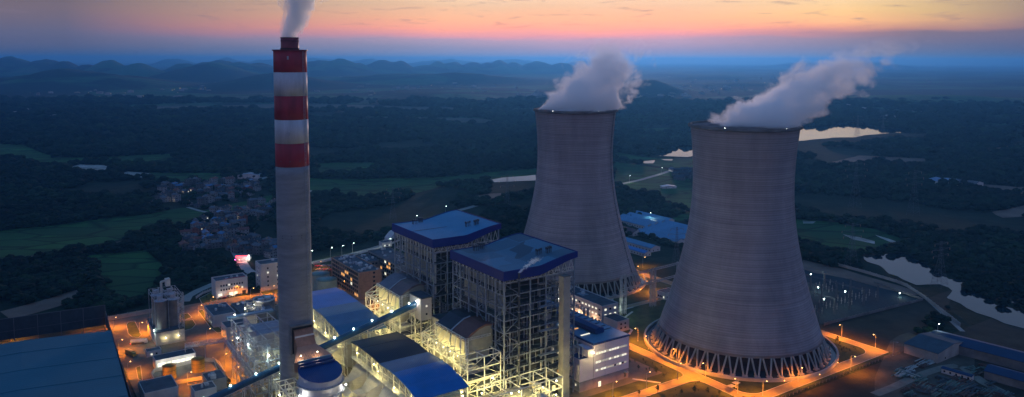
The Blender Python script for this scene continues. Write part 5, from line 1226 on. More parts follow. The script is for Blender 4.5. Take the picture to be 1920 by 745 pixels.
# ------------------------------------------------------------------ substation
def substation():
    xs = [254, 274, 294, 314, 334]
    for k, a in enumerate(xs):
        t = thing('busbar_gantry', 'steel busbar gantry in the substation, %s row counted from the cooling tower' % ('first', 'second', 'third', 'fourth', 'fifth')[k], 'gantry', a, -40, group='busbar gantries in the substation')
        for y in (0, 24, 48, 72): q = MB(); lattice_mast(q, 0, y, 0, 13, 1.3, .8, 5, .16); q.build('mast', MATS['dull_steel'], t)
        for y in (0, 24, 48): MB().truss((0, y, 12), (0, y + 24, 12), 1.0, .16, 10).build('crossbeam', MATS['dull_steel'], t)
    n = 0
    proto = None
    for a in (262, 267, 282, 287, 302, 307, 322, 327, 342):
        for b in (-34, -28, -22, -4, 2, 8, 24, 30):
            if a > 330 and b > 10: continue
            if rnd.random() < .18: continue
            if proto is None:
                t = thing('insulator_post', 'slim grey insulator post standing on the substation gravel', 'insulator post', a, b, group='insulator posts in the substation')
                MB().beam((0, 0, 0), (0, 0, 2.6), .35).box(-.5, .5, -.5, .5, 2.5, 2.8).build('support', CONC, t)
                q = MB()
                for i in range(6): q.cyl((0, 0, 2.8 + i * .4), (0, 0, 3.1 + i * .4), .28, .2, 8)
                q.cyl((0, 0, 5.1), (0, 0, 5.5), .14).build('insulator', mat('pale_ceramic', (.25, .22, .2), .4), t); proto = t
            else: dup(proto, W(a + rnd.uniform(-.5, .5), b, 0))
    lab = ['floodlight mast in the substation near the cooling tower, lower left', 'floodlight mast in the middle of the substation', 'floodlight mast at the far left of the substation', 'low floodlight behind the far left mast of the substation', 'small floodlight at the far right end of the substation']
    for (px, py, h), l in zip(((1543, 590, 12), (1583, 575, 12), (1519, 538, 11), (1533, 548, 4), (1686, 557, 3)), lab):
        t = thing('floodlight_mast', l, 'floodlight', *gab(px, py), group='floodlights in the substation'); MB().cyl((0, 0, 0), (0, 0, h), .15, .1, 8).build('pole', MATS['dull_steel'], t)
        MB().box(-.5, .5, -.2, .2, h, h + .4).build('bracket', MATS['dull_steel'], t); MB().ball((0, -.3, h + .3), .42, 8).build('lamp_globe', EM_COOL, t); point(t, (0, -1, h + .2), 1500 if h > 5 else 700, (.80, 1.0, .85))
    building('relay_room', 'low pale relay building among the substation gantries', 'relay room', 300, 312, 44, 52, 4, WALLW, ROOFD, (('F', 1, 1, 2, -4, 4, 3, 1.2, 1.2, (.4, 0)),), .3)
substation()
# bright orange work area behind the near tower
t = thing('transformer_bay', 'orange lit transformer bay behind the right side of the near tower', 'transformer bay', 262, 82)
grated_frame(t, -20, 24, -8, 8, [7], 6, 1, .35, GREY_STEEL)
for k in range(5): MB().box(-16 + k * 8, -11 + k * 8, -4, 3, 0, 4).cyl((-14 + k * 8, 0, 4), (-14 + k * 8, 0, 6.5), .4).build('transformer', GREY_STEEL, t)
for x in (-14, 0, 14): MB().ball((x, -8, 6), .35, 6).build('lamp_globe', EM_SOD, t); point(t, (x, -9.5, 6), 3000, SODIUM)
# ------------------------------------------------------------------ blue sheds behind the towers
def gable_building(name, label, cat, L_, wd, h, rise, wall, roof, world=None, rot=0, ab=None, group=None, wins=0, lit=0.0, ww=1.1, storeys=1):
    t = thing(name, label, cat, *(ab or (0, 0)), rot=rot, group=group, world=world); hl, hw = L_ / 2, wd / 2
    MB().extr([(-hw, 0), (-hw, h), (0, h + rise), (hw, h), (hw, 0)], -hl, hl).build('wall', wall, t)
    o_ = .5
    k = (rise / hw)
    MB().extr([(-hw - o_, h - o_ * k + .05), (0, h + rise + .05), (hw + o_, h - o_ * k + .05), (hw + o_, h - o_ * k + .3), (0, h + rise + .3), (-hw - o_, h - o_ * k + .3)], -hl - .4, hl + .4).build('roof', roof, t)
    for s in range(storeys):
        z = 1.0 + 3.1 * s
        for i in range(wins):
            u = -hl + L_ * (i + .5) / wins
            for face in ('L', 'R'): window(t, face, u, z, ww, 1.2, GLASS_L if rnd.random() < lit else GLASS_D, -hw, hw, 0, 0)
        if wd > 5:
            for u in (-wd / 4, wd / 4): window(t, 'F', u, z, ww, 1.2, GLASS_L if rnd.random() < lit else GLASS_D, -hw, hw, -hl, hl)
    return t
SHROOF = ribbed('shed_blue_roof', (.075, .23, .40), 'Y', 1.2, .06, .5, .2)
rows = [(346, 212, 240), (358, 210, 240), (370, 212, 242), (382, 214, 240), (394, 216, 240)]
for k in range(5):
    gable_building('shed', 'long blue roofed shed in the nearer block between the towers, %s row from the front' % ('first', 'second', 'third', 'fourth', 'fifth')[k], 'shed', 62, 12, 4, 2.2, WALLW, SHROOF, ab=(343 + 14.5 * k, 214 + 4 * k), group='blue roofed sheds between the towers', wins=14)
for k in range(4):
    gable_building('shed', 'long blue roofed shed in the farther block between the towers, %s row from the front' % ('first', 'second', 'third', 'fourth')[k], 'shed', 58, 12, 4, 2.2, WALLW, SHROOF, ab=(369 + 14.5 * k, 284 + 3 * k), group='blue roofed sheds between the towers', wins=14)
gable_building('shed', 'dark red roofed shed at the left end of the blue sheds, beside the far tower', 'shed', 44, 14, 4, 2.2, WALLW, mat('dull_red_roof', (.10, .05, .06)), ab=(335, 262), wins=8)
gable_building('shed', 'blue roofed barrack with small windows, right of the far tower', 'shed', 74, 13, 4.2, 2.2, WALLW, SHROOF, ab=(300, 214), wins=16); gable_building('shed', 'short bright blue roofed barrack in front of the longer one', 'shed', 36, 9, 3.6, 1.6, WALLW, BLUE_ROOF, ab=(280, 186), wins=9)
# warehouses at the right
gable_building('warehouse', 'wide low warehouse with blue grey roof and a lamp, lower right', 'warehouse', 22, 40, 6.5, 2.4, CONC, mat('dull_blue_grey_roof', (.035, .07, .10), .8), ab=(262, -123), rot=0.0, wins=0)
gable_building('warehouse', 'long dark blue roofed warehouse running diagonally to the right edge', 'warehouse', 74, 20, 6, 2.4, CONC_D, ribbed('warehouse_roof', (.010, .040, .10), 'Y', 1.2, .06, .75), world=Vector((*gxy(1862, 672), 0)), rot=R(41), wins=0)
gable_building('warehouse', 'smaller dark blue roofed warehouse in the bottom right corner', 'warehouse', 36, 14, 5, 2, CONC_D, MATS['warehouse_roof'], world=Vector((*gxy(1915, 722), 0)), rot=R(41), wins=0)
gable_building('site_office', 'long flat white cabin between the rows of stored steel', 'cabin', 17, 4, 3, .5, WALLW, MATS['warehouse_roof'], world=Vector((*gxy(1795, 706), 0)), rot=R(40), wins=5)
# stacks of steel and crates in the storage yard
STK = [mat('stacked_steel_green', (.10, .17, .14), .6, .1, .5, .4), mat('stacked_steel_rust', (.13, .07, .05), .7, .1, .5, .4), mat('stacked_pale', (.36, .42, .40), .6, 0, .4, .4), mat('stacked_dark', (.05, .07, .08), .6, .1, .5, .4)]
adj = ['dark green', 'rust brown', 'pale grey', 'blackish']
def stack(px, py, k, where, n=1, L_=8):
    for i in range(n):
        x, y = gxy(px + rnd.uniform(-1, 1), py); 
        t = thing('steel_stack', '%s stack of steel lengths %s' % (adj[k], where), 'steel stack', 0, 0, group='%s steel stacks %s' % (adj[k], where), world=Vector((x, y, .05)), rot=R(38) + rnd.uniform(-.12, .12) + (PI / 2 if rnd.random() < .2 else 0))
        q = MB(); w = rnd.uniform(1.5, 3)
        for j in range(rnd.randint(5, 9)):
            yy = rnd.uniform(-w, w); z = rnd.choice([.2, .5, .9]); l = L_ * rnd.uniform(.35, .6)
            if rnd.random() < .5: q.cyl((-l, yy, z + .25), (l, yy, z + .25), .28, n=7)
            else: q.beam((-l, yy, z + .2), (l, yy + rnd.uniform(-.3, .3), z + .2), .5, .4)
        q.build('bars', STK[k], t); MB().beam((-2, -w, .1), (-2, w, .1), .25).beam((2, -w, .1), (2, w, .1), .25).build('timber_bearer', BARK, t)
Z6 = lambda x, y: (1640 + x / 5.139, 600 + y / 5.139)
for _ in range(60):
    r_ = rnd.random()
    if r_ < .3: p = Z6(rnd.uniform(190, 380), rnd.uniform(470, 550)); stack(*p, rnd.choice([0, 2, 3]), 'left of the storage yard lane')
    elif r_ < .45: p = Z6(rnd.uniform(350, 560), rnd.uniform(400, 480)); stack(*p, rnd.choice([2, 2, 1]), 'in front of the wide low warehouse')
    elif r_ < .75: p = Z6(rnd.uniform(420, 860), rnd.uniform(560, 690)); stack(*p, rnd.choice([0, 1, 3]), 'below the long white cabin')
    elif r_ < .88: p = Z6(rnd.uniform(870, 1130), rnd.uniform(440, 600)); stack(*p, rnd.choice([0, 0, 1]), 'beside the long dark blue warehouse')
    else: p = Z6(rnd.uniform(820, 1300), rnd.uniform(660, 745)); stack(*p, rnd.choice([0, 3]), 'in the bottom right corner of the yard')
for _ in range(46):
    p = Z6(rnd.uniform(300, 1150), rnd.uniform(620, 745)); stack(*p, rnd.choice([0, 1, 3, 3]), 'along the bottom edge of the yard')
# ------------------------------------------------------------------ vehicles
def vehicle(label, px, py, rot, kind='car', col=(.3, .3, .32), group=None, lights=False):
    x, y = gxy(px, py); nm = {'car': 'parked_car', 'truck': 'box_truck', 'tanker': 'tanker_truck'}[kind]
    t = thing(nm, label, 'car' if kind == 'car' else 'truck', 0, 0, world=Vector((x, y, .06)), rot=rot, group=group)
    pm = mat('paint_%d_%d_%d' % tuple(int(c * 100) for c in col), col, .3, .2, .1, 1)
    def wheels(xs, r, w):
        for X in xs:
            for s in (-1, 1): MB().cyl((X, s * w - .12, r), (X, s * w + .12, r), r, n=12).build('wheel', DARK_STEEL, t)
    if kind == 'car':
        MB().extr([(-2.2, .35), (2.2, .35), (2.25, .8), (1.2, .95), (.6, 1.4), (-1.2, 1.42), (-1.9, .98), (-2.25, .9)], -.88, .88).build('body', pm, t)
        MB().extr([(1.05, .96), (.56, 1.34), (-1.15, 1.36), (-1.7, .99)], -.9, .9).build('windows', GLASS_D, t); wheels((-1.35, 1.35), .34, .8)
    else:
        MB().extr([(2.6, .6), (4.6, .6), (4.6, 1.9), (4.2, 2.9), (2.6, 2.9)], -1.2, 1.2).build('cab', pm, t); MB().extr([(4.62, 1.8), (4.3, 2.7), (4.2, 2.7), (4.5, 1.8)], -1.05, 1.05).build('windscreen', GLASS_D, t)
        if kind == 'truck': MB().box(-5, 2.3, -1.25, 1.25, 1.0, 3.4).build('box', pm, t)
        else: MB().cyl((-6, 0, 2.1), (2.3, 0, 2.1), 1.25, n=24).box(-5.8, 2.2, -.5, .5, 3.3, 3.5).build('tank', WHTP, t)
        MB().box(-5.6, 4.4, -1, 1, .7, 1.0).build('chassis', DARK_STEEL, t); wheels((-4.4, -3.1, 3.5), .5, 1.05)
    if lights:
        xb = {'car': -2.28, 'truck': -5.06, 'tanker': -6.06}[kind]
        for s in (-.8, .8): MB().ball((xb, s, 1), .16, 6).build('tail_light', EM_RED, t)
    return t
vehicle('white tanker truck with red tail lights in the orange lit yard', 263, 645, R(20), 'tanker', (.6, .6, .6), lights=True)
vehicle('yellow box truck standing near the dark wind screen', 246, 667, R(-35), 'truck', (.6, .42, .08), lights=True)
for k, (px, py, c, l) in enumerate(((415, 557, (.5, .5, .52), 'silver car before the garage block, left'), (421, 558, (.3, .05, .05), 'dark red car before the garage block, second from left'), (430, 554, (.5, .5, .5), 'pale car before the lit garage door'), (446, 552, (.1, .1, .12), 'black car before the garage block, right'))):
    vehicle(l, px, py + 2, R(30), 'car', c)
for k in range(14):
    c = rnd.choice([(.5, .5, .5), (.08, .08, .1), (.35, .03, .03), (.1, .15, .3)]); cn = {.5: 'silver', .08: 'black', .35: 'red', .1: 'blue'}[c[0]]
    vehicle('%s car in the car park between the offices and the chimney' % cn, 595 + (k % 7) * 5 + rnd.uniform(-1, 1), 500 + (k // 7) * 7, ANG + (0 if k < 7 else PI), 'car', c, group='%s cars in the office car park' % cn)
for px, py, c, l in ((435, 502, (.5, .5, .5), 'silver car with tail lights on the village road'), (441, 500, (.1, .1, .12), 'dark car with red tail lights on the village road'), (446, 496, (.4, .4, .42), 'grey car nearest the shop on the village road')):
    vehicle(l, px, py, R(20), 'car', c, lights=True)
# ------------------------------------------------------------------ village
WALLS = {'white': mat('village_white', (.24, .25, .26), .9, 0, .4, .5), 'grey': mat('village_grey', (.11, .12, .13), .9, 0, .4, .5), 'brick red': mat('brick_red', (.22, .09, .07), .9)}
ROOFS = {'dark tiled': mat('dark_tiles', (.045, .05, .06), .9, 0, .4, .5), 'grey tiled': mat('grey_tiles', (.11, .12, .14), .9, 0, .4, .5), 'blue sheet': BLUE_MID, 'rust red': mat('rust_red_roof', (.17, .06, .05), .8)}
r5 = random.Random(21)
spots = [(r5.gauss(cx_, sx), r5.gauss(cy_, sy)) for cx_, cy_, sx, sy, n in ((400, 430, 24, 16, 26), (450, 405, 26, 10, 16), (390, 358, 34, 9, 18), (455, 356, 20, 7, 12), (470, 462, 26, 9, 16), (375, 458, 18, 9, 10)) for _ in range(n)] + [(312, 350), (325, 352), (342, 350), (355, 348), (370, 345), (390, 360), (400, 345), (418, 343), (388, 352), (455, 350), (463, 346), (478, 350), (483, 347), (440, 363), (432, 366), (448, 360), (395, 378), (400, 370), (406, 376), (380, 385),
    (370, 389), (330, 378), (310, 378), (290, 382), (300, 376), (355, 385), (280, 388), (490, 382), (500, 388), (510, 392), (513, 384), (437, 402), (445, 398), (455, 403), (462, 399), (405, 415), (413, 411), (430, 407), (402, 425), (370, 430), (378, 433),
    (385, 441), (372, 442), (415, 434), (421, 441), (410, 450), (419, 453), (440, 426), (364, 450), (358, 456), (370, 458), (385, 466), (375, 473), (425, 462), (433, 469), (445, 474), (455, 468), (471, 464), (480, 460), (450, 456), (492, 472), (348, 362), (362, 358),
    (376, 352), (408, 356), (422, 352), (466, 358), (470, 366), (452, 366), (412, 366), (425, 372), (438, 378), (450, 410), (462, 412), (395, 452), (398, 462), (350, 444), (435, 442), (428, 434), (406, 440), (505, 468), (498, 460), (512, 474), (486, 476), (390, 434), (345, 468), (358, 470), (332, 360), (320, 366), (304, 362), (484, 392), (474, 388), (520, 480), (506, 482), (428, 396), (420, 402)]
vh = 0
for k, (px, py) in enumerate(spots):
    wn = rnd.choices(list(WALLS), [5, 4, 1])[0]; rn = rnd.choices(list(ROOFS), [5, 4, 1, 1])[0]; st = rnd.choices([1, 2, 3], [4, 5, 2])[0]; lit = .12 if rnd.random() < .16 else 0.0
    x, y = gxy(px + rnd.uniform(-1, 1), py + rnd.uniform(-.6, .6)); L_ = rnd.uniform(8, 13) ; wd = rnd.uniform(6, 8.5)
    side = 'upper' if py < 395 else 'lower'
    lab = '%s %s village house with %s roof%s, %s village' % (('single', 'two', 'three')[st - 1] + ('-storey' if st > 1 else '-storey'), wn, rn, ' and lit windows' if lit else '', side)
    t = gable_building('village_house', lab, 'house', L_, wd, 3.1 * st, 1.6, WALLS[wn], ROOFS[rn], world=Vector((x, y, 0)), rot=rnd.choice([ANG, ANG + PI / 2, ANG + .4, -.2]) + rnd.uniform(-.15, .15), group=lab.replace('village house', 'village houses'), wins=3, lit=lit, storeys=st)
    if lit: point(t, (-wd / 2 - 1, 0, 2.5), 110, (1, .7, .35))
    ch = MB().box(wd * .15, wd * .15 + .7, 1, 1.7, 3.1 * st + .5, 3.1 * st + 2.6).build('chimney', BRICKB, t)
gable_building('village_hall', 'long pale shed at the far edge of the village near the chimney', 'barn', 16, 34, 6, 2, WALLW, BLUE_GREY, world=Vector((*gxy(468, 334), 0)), rot=.1, wins=0)
gable_building('barn', 'white sheeted greenhouse on the field between the two cooling towers', 'greenhouse', 10, 22, 3, 1.5, WALLW, FRAMEM, world=Vector((*gxy(1253, 353), 0)), rot=.2, wins=0)
x, y = gxy(457, 488); t = gable_building('roadside_shop', 'roadside shop with glowing red sign and white lights, edge of the village', 'shop', 9, 13, 4, 1.4, WALLW, ROOFS['grey tiled'], world=Vector((x, y, 0)), rot=.15, wins=2, lit=.8)
MB().box(-6.5, 5, -4.9, -4.6, 4.2, 5.6).build('red_sign', emitter('sign_glow_red', (1, .05, .07), 5), t); MB().box(5.2, 6.4, -4.9, -4.6, 2.5, 5.8).build('side_sign', emitter('sign_glow_white', (1, .95, .9), 8), t); MB().box(-7.6, -6.8, -4.9, -4.6, .8, 2.2).build('pink_sign', emitter('sign_glow_pink', (1, .15, .6), 7), t)
point(t, (0, -7, 3), 1500, (1, .25, .2)); point(t, (4, -6.5, 3), 800, WHT)
for k in range(4): x, y = gxy(1760 + k * 22, 343 + k * 2); gable_building('farm_shed', 'far farm shed on the bare strip at right, %s from the left' % ('first', 'second', 'third', 'fourth')[k], 'farm shed', 16 + 6 * (k == 1), 50 if k == 1 else 26, 5, 3, WALLW, SHROOF if k < 2 else ROOFS['grey tiled'], world=Vector((x, y, 0)), rot=.2 * k, wins=0)
gable_building('house', 'small farm building at the end of the far lane between the towers', 'house', 14, 10, 5, 2, WALLW, ROOFS['grey tiled'], world=Vector((*gxy(1262, 322), 0)), rot=.3, wins=3, lit=.5)
for k in range(14):
    x, y = gxy(1268 + (k % 5) * 7 + rnd.uniform(-2, 2), 322 + (k // 5) * 7 + rnd.uniform(-2, 2)); gable_building('village_house', 'small dark roofed house of the hamlet beside the near cooling tower', 'house', rnd.uniform(9, 14), 8, 5, 2, WALLS['grey'], ROOFS['dark tiled'], world=Vector((x, y, 0)), rot=rnd.uniform(0, 1.5), group='houses of the hamlet beside the near tower', wins=3, lit=.05, storeys=1)
# far-off settlements: too small to count, one mass of roofs, one of lights
q = MB(); ql = MB(); r2 = random.Random(5)
for cx_, cy_, sx, sy, n, nl in ((420, 152, 40, 4, 30, 6), (340, 166, 60, 6, 30, 14), (100, 170, 90, 8, 26, 10), (480, 158, 40, 8, 40, 8), (230, 185, 90, 8, 16, 5), (800, 170, 120, 12, 40, 10), (1010, 180, 40, 8, 22, 5), (1500, 150, 160, 10, 40, 10), (1240, 180, 40, 10, 20, 5), (1830, 122, 70, 2, 60, 26), (700, 150, 100, 6, 30, 6), (1250, 165, 30, 4, 8, 4), (1740, 200, 120, 20, 26, 5), (60, 215, 60, 10, 10, 2), (1350, 170, 60, 8, 20, 3)):
    for i in range(n + nl):
        px = r2.gauss(cx_, sx * .6); py = max(119.5, r2.gauss(cy_, sy * .6)); x, y = gxy(px, py); D = math.hypot(x, y)
        if i < n: w = r2.uniform(8, 22); h = r2.uniform(5, 13); q.extr([(x - w, -1), (x - w, h), (x, h + 3), (x + w, h), (x + w, -1)], y, y + w * .8)
        else: ql.ball((x, y, 9), D * .00018 * r2.uniform(.5, 1.3), 5)
o = q.build('distant_houses', mat('distant_wall', (.30, .30, .30), .9, 0, .5, .01)); tag(o, 'scattered tiny pale houses of far villages across the plain', 'distant houses', kind='stuff')
o = ql.build('distant_lights', emitter('distant_glow', (1.0, .75, .42), 2.2)); tag(o, 'tiny twinkling lights of far villages across the plain', 'distant lights', kind='stuff')
# ------------------------------------------------------------------ saplings and shrubs near the roads
def tree_proto(h, crown_r, seed, n=90):
    r_ = random.Random(seed); t = thing('sapling', 'x', 'tree', 0, 0)
    q = MB().cyl((0, 0, 0), (0, 0, h * .55), .10, .06, 7)
    for k in range(6): a_ = k * 1.05; q.cyl((0, 0, h * (.35 + .05 * k)), (math.cos(a_) * crown_r * .6, math.sin(a_) * crown_r * .6, h * (.6 + .05 * k)), .05, .02, 5)
    q.build('trunk', BARK, t); q = MB()
    for k in range(n):
        a_ = r_.uniform(0, 2 * math.pi); e = r_.uniform(-1, 1); rr = crown_r * (r_.random() ** .4) * (.75 + .35 * math.sin(3 * a_ + seed)); c = Vector((math.cos(a_) * rr * math.sqrt(1 - e * e), math.sin(a_) * rr * math.sqrt(1 - e * e), h * .68 + e * crown_r * 1.05))
        s = crown_r * .26; v = [c + Vector((r_.uniform(-s, s), r_.uniform(-s, s), r_.uniform(-s, s))) for _ in range(4)]; q.add(v, [(0, 1, 2), (0, 2, 3), (1, 2, 3)])
    q.build('crown', LEAF, t); return t
T1 = tree_proto(4.2, 1.3, 1); T2 = tree_proto(3.2, 1.0, 2); used = set()
SP = [((1302, 738), 'sapling on the road edge below the junction, tallest of its row'), ((1278, 741), 'thin sapling left of the tallest one below the junction'), ((1327, 740), 'sapling at the corner of the lower lawn'), ((1349, 742), 'bushy sapling beside the right fork of the road'),
      ((1233, 736), 'small sapling on the left fork of the road'), ((1198, 742), 'sapling at the end of the footpath from the turbine hall'), ((1230, 702), 'dark bush in the middle of the lawn right of the turbine hall'), ((1197, 694), 'low bush on the lawn near the turbine hall'), ((1570, 642), 'dark bush beside the stone on the right lawn')]
for i, ((px, py), l) in enumerate(SP):
    p = T1 if i % 2 == 0 else T2; t = p if id(p) not in used else dup(p); used.add(id(p)); t.location = W(*gab(px, py), .1); t['label'] = l; t['category'] = 'tree'; t['group'] = 'saplings by the road junction'
r3 = random.Random(8)
def shrubs(n, fn, lab, grp, sc=(.35, .75)):
    for i in range(n):
        a, b = fn(); t = dup(T2, W(a, b, .05), r3.uniform(0, 6), lab, grp, r3.uniform(*sc)); t.name = 'shrub'; t['category'] = 'shrub'
shrubs(26, lambda: (r3.uniform(225, 120) if False else r3.choice([r3.uniform(205, 224)]), r3.uniform(-94, -66)), 'tiny dark shrub on the lawn right of the near tower', 'tiny shrubs right of the near tower')
shrubs(14, lambda: (r3.uniform(76, 92), r3.uniform(-50, -20)), 'tiny dark shrub on the lawn between turbine hall and road', 'tiny shrubs by the turbine hall')
shrubs(16, lambda: (r3.uniform(62, 96), r3.uniform(-93, -68)), 'tiny dark shrub on the lower lawn below the junction', 'tiny shrubs on the lower lawn', (.3, .5))
for isl in ISL[3:5] + ISL[6:8]:
    cx_ = sum(p[0] for p in isl) / len(isl); cy_ = sum(p[1] for p in isl) / len(isl)
    for i in range(6):
        p = r3.choice(isl); u = r3.uniform(.2, .8); t = dup(T2, W(p[0] * u + cx_ * (1 - u), p[1] * u + cy_ * (1 - u), .1), r3.uniform(0, 6), 'rounded small tree on an orange lit grass verge of the yard', 'small trees on the yard verges', r3.uniform(.7, 1.2))
# ------------------------------------------------------------------ woodland: one mass of crowns (instances spread over points)
def inside(px, py, poly):
    x0, y0 = poly[:, 0], poly[:, 1]; x1, y1 = np.roll(x0, -1), np.roll(y0, -1); c = np.zeros(len(px), bool)
    for a, b, d, e in zip(x0, y0, x1, y1):
        if b == e: continue
        m_ = ((b > py) != (e > py)) & (px < (d - a) * (py - b) / (e - b) + a); c ^= m_
    return c
def woodland():
    g = np.random.default_rng(3); P = []; y = 330.0
    while y < 3600:
        s = 2.8 + .0068 * y; n = int((1.52 * y + 160) / s); xs = (np.arange(n) - n / 2) * s + g.uniform(-.45, .45, n) * s; ys = y + g.uniform(-.5, .5, n) * s
        P.append(np.c_[xs, ys, np.full(n, s)]); y += s * .86
    P = np.concatenate(P); keep = np.ones(len(P), bool)
    for poly in CLEAR: keep &= ~inside(P[:, 0], P[:, 1], poly)
    vill = np.array([gxy(x, y) for x, y in ((285, 345), (400, 335), (500, 335), (520, 400), (520, 490), (430, 480), (340, 478), (345, 440), (400, 405), (410, 392), (280, 395))])
    iv = inside(P[:, 0], P[:, 1], vill); keep &= ~(iv & (g.random(len(P)) < .9))
    # clearings: natural gaps, larger scale pattern
    nv = np.array([mn.fractal(Vector((a / 260, b / 260, 1.7)), 1.0, 2.0, 3) for a, b, _ in P]); keep &= ~((nv > .34) & ~iv)
    P = P[keep]; nv = nv[keep]
    me = bpy.data.meshes.new('woodland'); me.from_pydata([(a, b, 0) for a, b, _ in P], [], [])
    at = me.attributes.new('sz', 'FLOAT', 'POINT'); at.data.foreach_set('value', (P[:, 2] * g.choice([.5, .62, .8, 1.05], len(P), p=[.3, .35, .25, .1]) * g.uniform(.85, 1.1, len(P)) * (1.0 + .2 * nv)).astype(np.float32))
    o = bpy.data.objects.new('woodland', me); COL.objects.link(o); tag(o, 'dark woodland of countless rounded tree crowns around the plant and fields', 'woodland', kind='stuff')
    ng = bpy.data.node_groups.new('scatter_crowns', 'GeometryNodeTree'); ng.interface.new_socket('Geometry', in_out='INPUT', socket_type='NodeSocketGeometry'); ng.interface.new_socket('Geometry', in_out='OUTPUT', socket_type='NodeSocketGeometry')
    N = ng.nodes; L = ng.links; gi = N.new('NodeGroupInput'); go = N.new('NodeGroupOutput')
    joins = N.new('GeometryNodeGeometryToInstance')
    for k in range(4):
        parts = N.new('GeometryNodeJoinGeometry')
        for j in range(4):
            ic = N.new('GeometryNodeMeshIcoSphere'); ic.inputs['Radius'].default_value = (.62, .5, .46, .4)[j]; ic.inputs['Subdivisions'].default_value = 3 if j == 0 else 2
            nt_ = N.new('ShaderNodeTexNoise'); nt_.noise_dimensions = '4D'; nt_.inputs['W'].default_value = k * 7.3 + j * 2.1; nt_.inputs['Scale'].default_value = 3.4; nt_.inputs['Detail'].default_value = 3; nt_.inputs['Roughness'].default_value = .8
            sub = N.new('ShaderNodeVectorMath'); sub.operation = 'SUBTRACT'; sub.inputs[1].default_value = (.5, .5, .5); L.new(nt_.outputs['Color'], sub.inputs[0])
            scl = N.new('ShaderNodeVectorMath'); scl.operation = 'SCALE'; scl.inputs['Scale'].default_value = 1.15; L.new(sub.outputs[0], scl.inputs[0])
            sp = N.new('GeometryNodeSetPosition'); L.new(ic.outputs['Mesh'], sp.inputs['Geometry']); L.new(scl.outputs[0], sp.inputs['Offset'])
            tr = N.new('GeometryNodeTransform'); rr = random.Random(k * 10 + j); tr.inputs['Translation'].default_value = ((0, 0, .9) if j == 0 else (rr.uniform(-.5, .5), rr.uniform(-.5, .5), rr.uniform(.45, 1.15))); L.new(sp.outputs[0], tr.inputs['Geometry']); L.new(tr.outputs[0], parts.inputs[0])
        L.new(parts.outputs[0], joins.inputs[0])
    # ico spheres are tiny; material set on them
    sm = N.new('GeometryNodeSetMaterial'); 
    L.new(joins.outputs[0], sm.inputs['Geometry'])
    ip = N.new('GeometryNodeInstanceOnPoints'); vz = N.new('ShaderNodeCombineXYZ'); L.new(gi.outputs[0], ip.inputs['Points']); L.new(sm.outputs[0], ip.inputs['Instance']); ip.inputs['Pick Instance'].default_value = True
    na = N.new('GeometryNodeInputNamedAttribute'); na.data_type = 'FLOAT'; na.inputs['Name'].default_value = 'sz'; mz = N.new('ShaderNodeMath'); mz.operation = 'MULTIPLY'; mz.inputs[1].default_value = .62; L.new(na.outputs['Attribute'], mz.inputs[0]); L.new(na.outputs['Attribute'], vz.inputs[0]); L.new(na.outputs['Attribute'], vz.inputs[1]); L.new(mz.outputs[0], vz.inputs[2]); L.new(vz.outputs[0], ip.inputs['Scale'])
    rv = N.new('FunctionNodeRandomValue'); rv.data_type = 'FLOAT'; rv.inputs[3].default_value = 6.28; cx = N.new('ShaderNodeCombineXYZ'); L.new(rv.outputs[1], cx.inputs[2]); L.new(cx.outputs[0], ip.inputs['Rotation'])
    L.new(ip.outputs[0], go.inputs[0])
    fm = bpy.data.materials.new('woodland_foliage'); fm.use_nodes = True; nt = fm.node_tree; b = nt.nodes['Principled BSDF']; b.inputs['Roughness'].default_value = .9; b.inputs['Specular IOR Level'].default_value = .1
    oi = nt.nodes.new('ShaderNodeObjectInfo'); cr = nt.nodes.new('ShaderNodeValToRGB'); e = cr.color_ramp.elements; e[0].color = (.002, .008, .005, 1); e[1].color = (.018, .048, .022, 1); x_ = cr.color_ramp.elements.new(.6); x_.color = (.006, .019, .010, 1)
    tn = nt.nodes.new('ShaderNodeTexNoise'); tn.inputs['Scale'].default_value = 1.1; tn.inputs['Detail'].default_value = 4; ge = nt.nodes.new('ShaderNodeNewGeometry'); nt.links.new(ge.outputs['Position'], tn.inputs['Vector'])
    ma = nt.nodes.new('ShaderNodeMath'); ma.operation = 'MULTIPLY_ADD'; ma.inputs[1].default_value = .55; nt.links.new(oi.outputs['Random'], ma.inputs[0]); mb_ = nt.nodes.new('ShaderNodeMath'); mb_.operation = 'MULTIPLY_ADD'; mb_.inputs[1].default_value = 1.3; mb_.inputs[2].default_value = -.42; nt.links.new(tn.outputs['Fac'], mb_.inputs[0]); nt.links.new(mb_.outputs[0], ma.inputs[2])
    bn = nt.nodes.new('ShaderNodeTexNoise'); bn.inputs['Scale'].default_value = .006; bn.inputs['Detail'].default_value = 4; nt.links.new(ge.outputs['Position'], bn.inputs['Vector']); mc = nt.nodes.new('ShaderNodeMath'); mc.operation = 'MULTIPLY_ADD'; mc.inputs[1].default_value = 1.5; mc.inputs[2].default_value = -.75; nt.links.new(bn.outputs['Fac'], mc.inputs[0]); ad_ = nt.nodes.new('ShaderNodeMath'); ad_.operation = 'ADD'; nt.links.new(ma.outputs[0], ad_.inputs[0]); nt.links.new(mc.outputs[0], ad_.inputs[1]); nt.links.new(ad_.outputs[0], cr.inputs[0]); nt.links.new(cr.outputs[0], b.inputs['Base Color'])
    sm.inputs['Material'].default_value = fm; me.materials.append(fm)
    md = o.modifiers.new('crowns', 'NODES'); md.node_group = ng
    print('woodland crowns', len(P))
woodland()
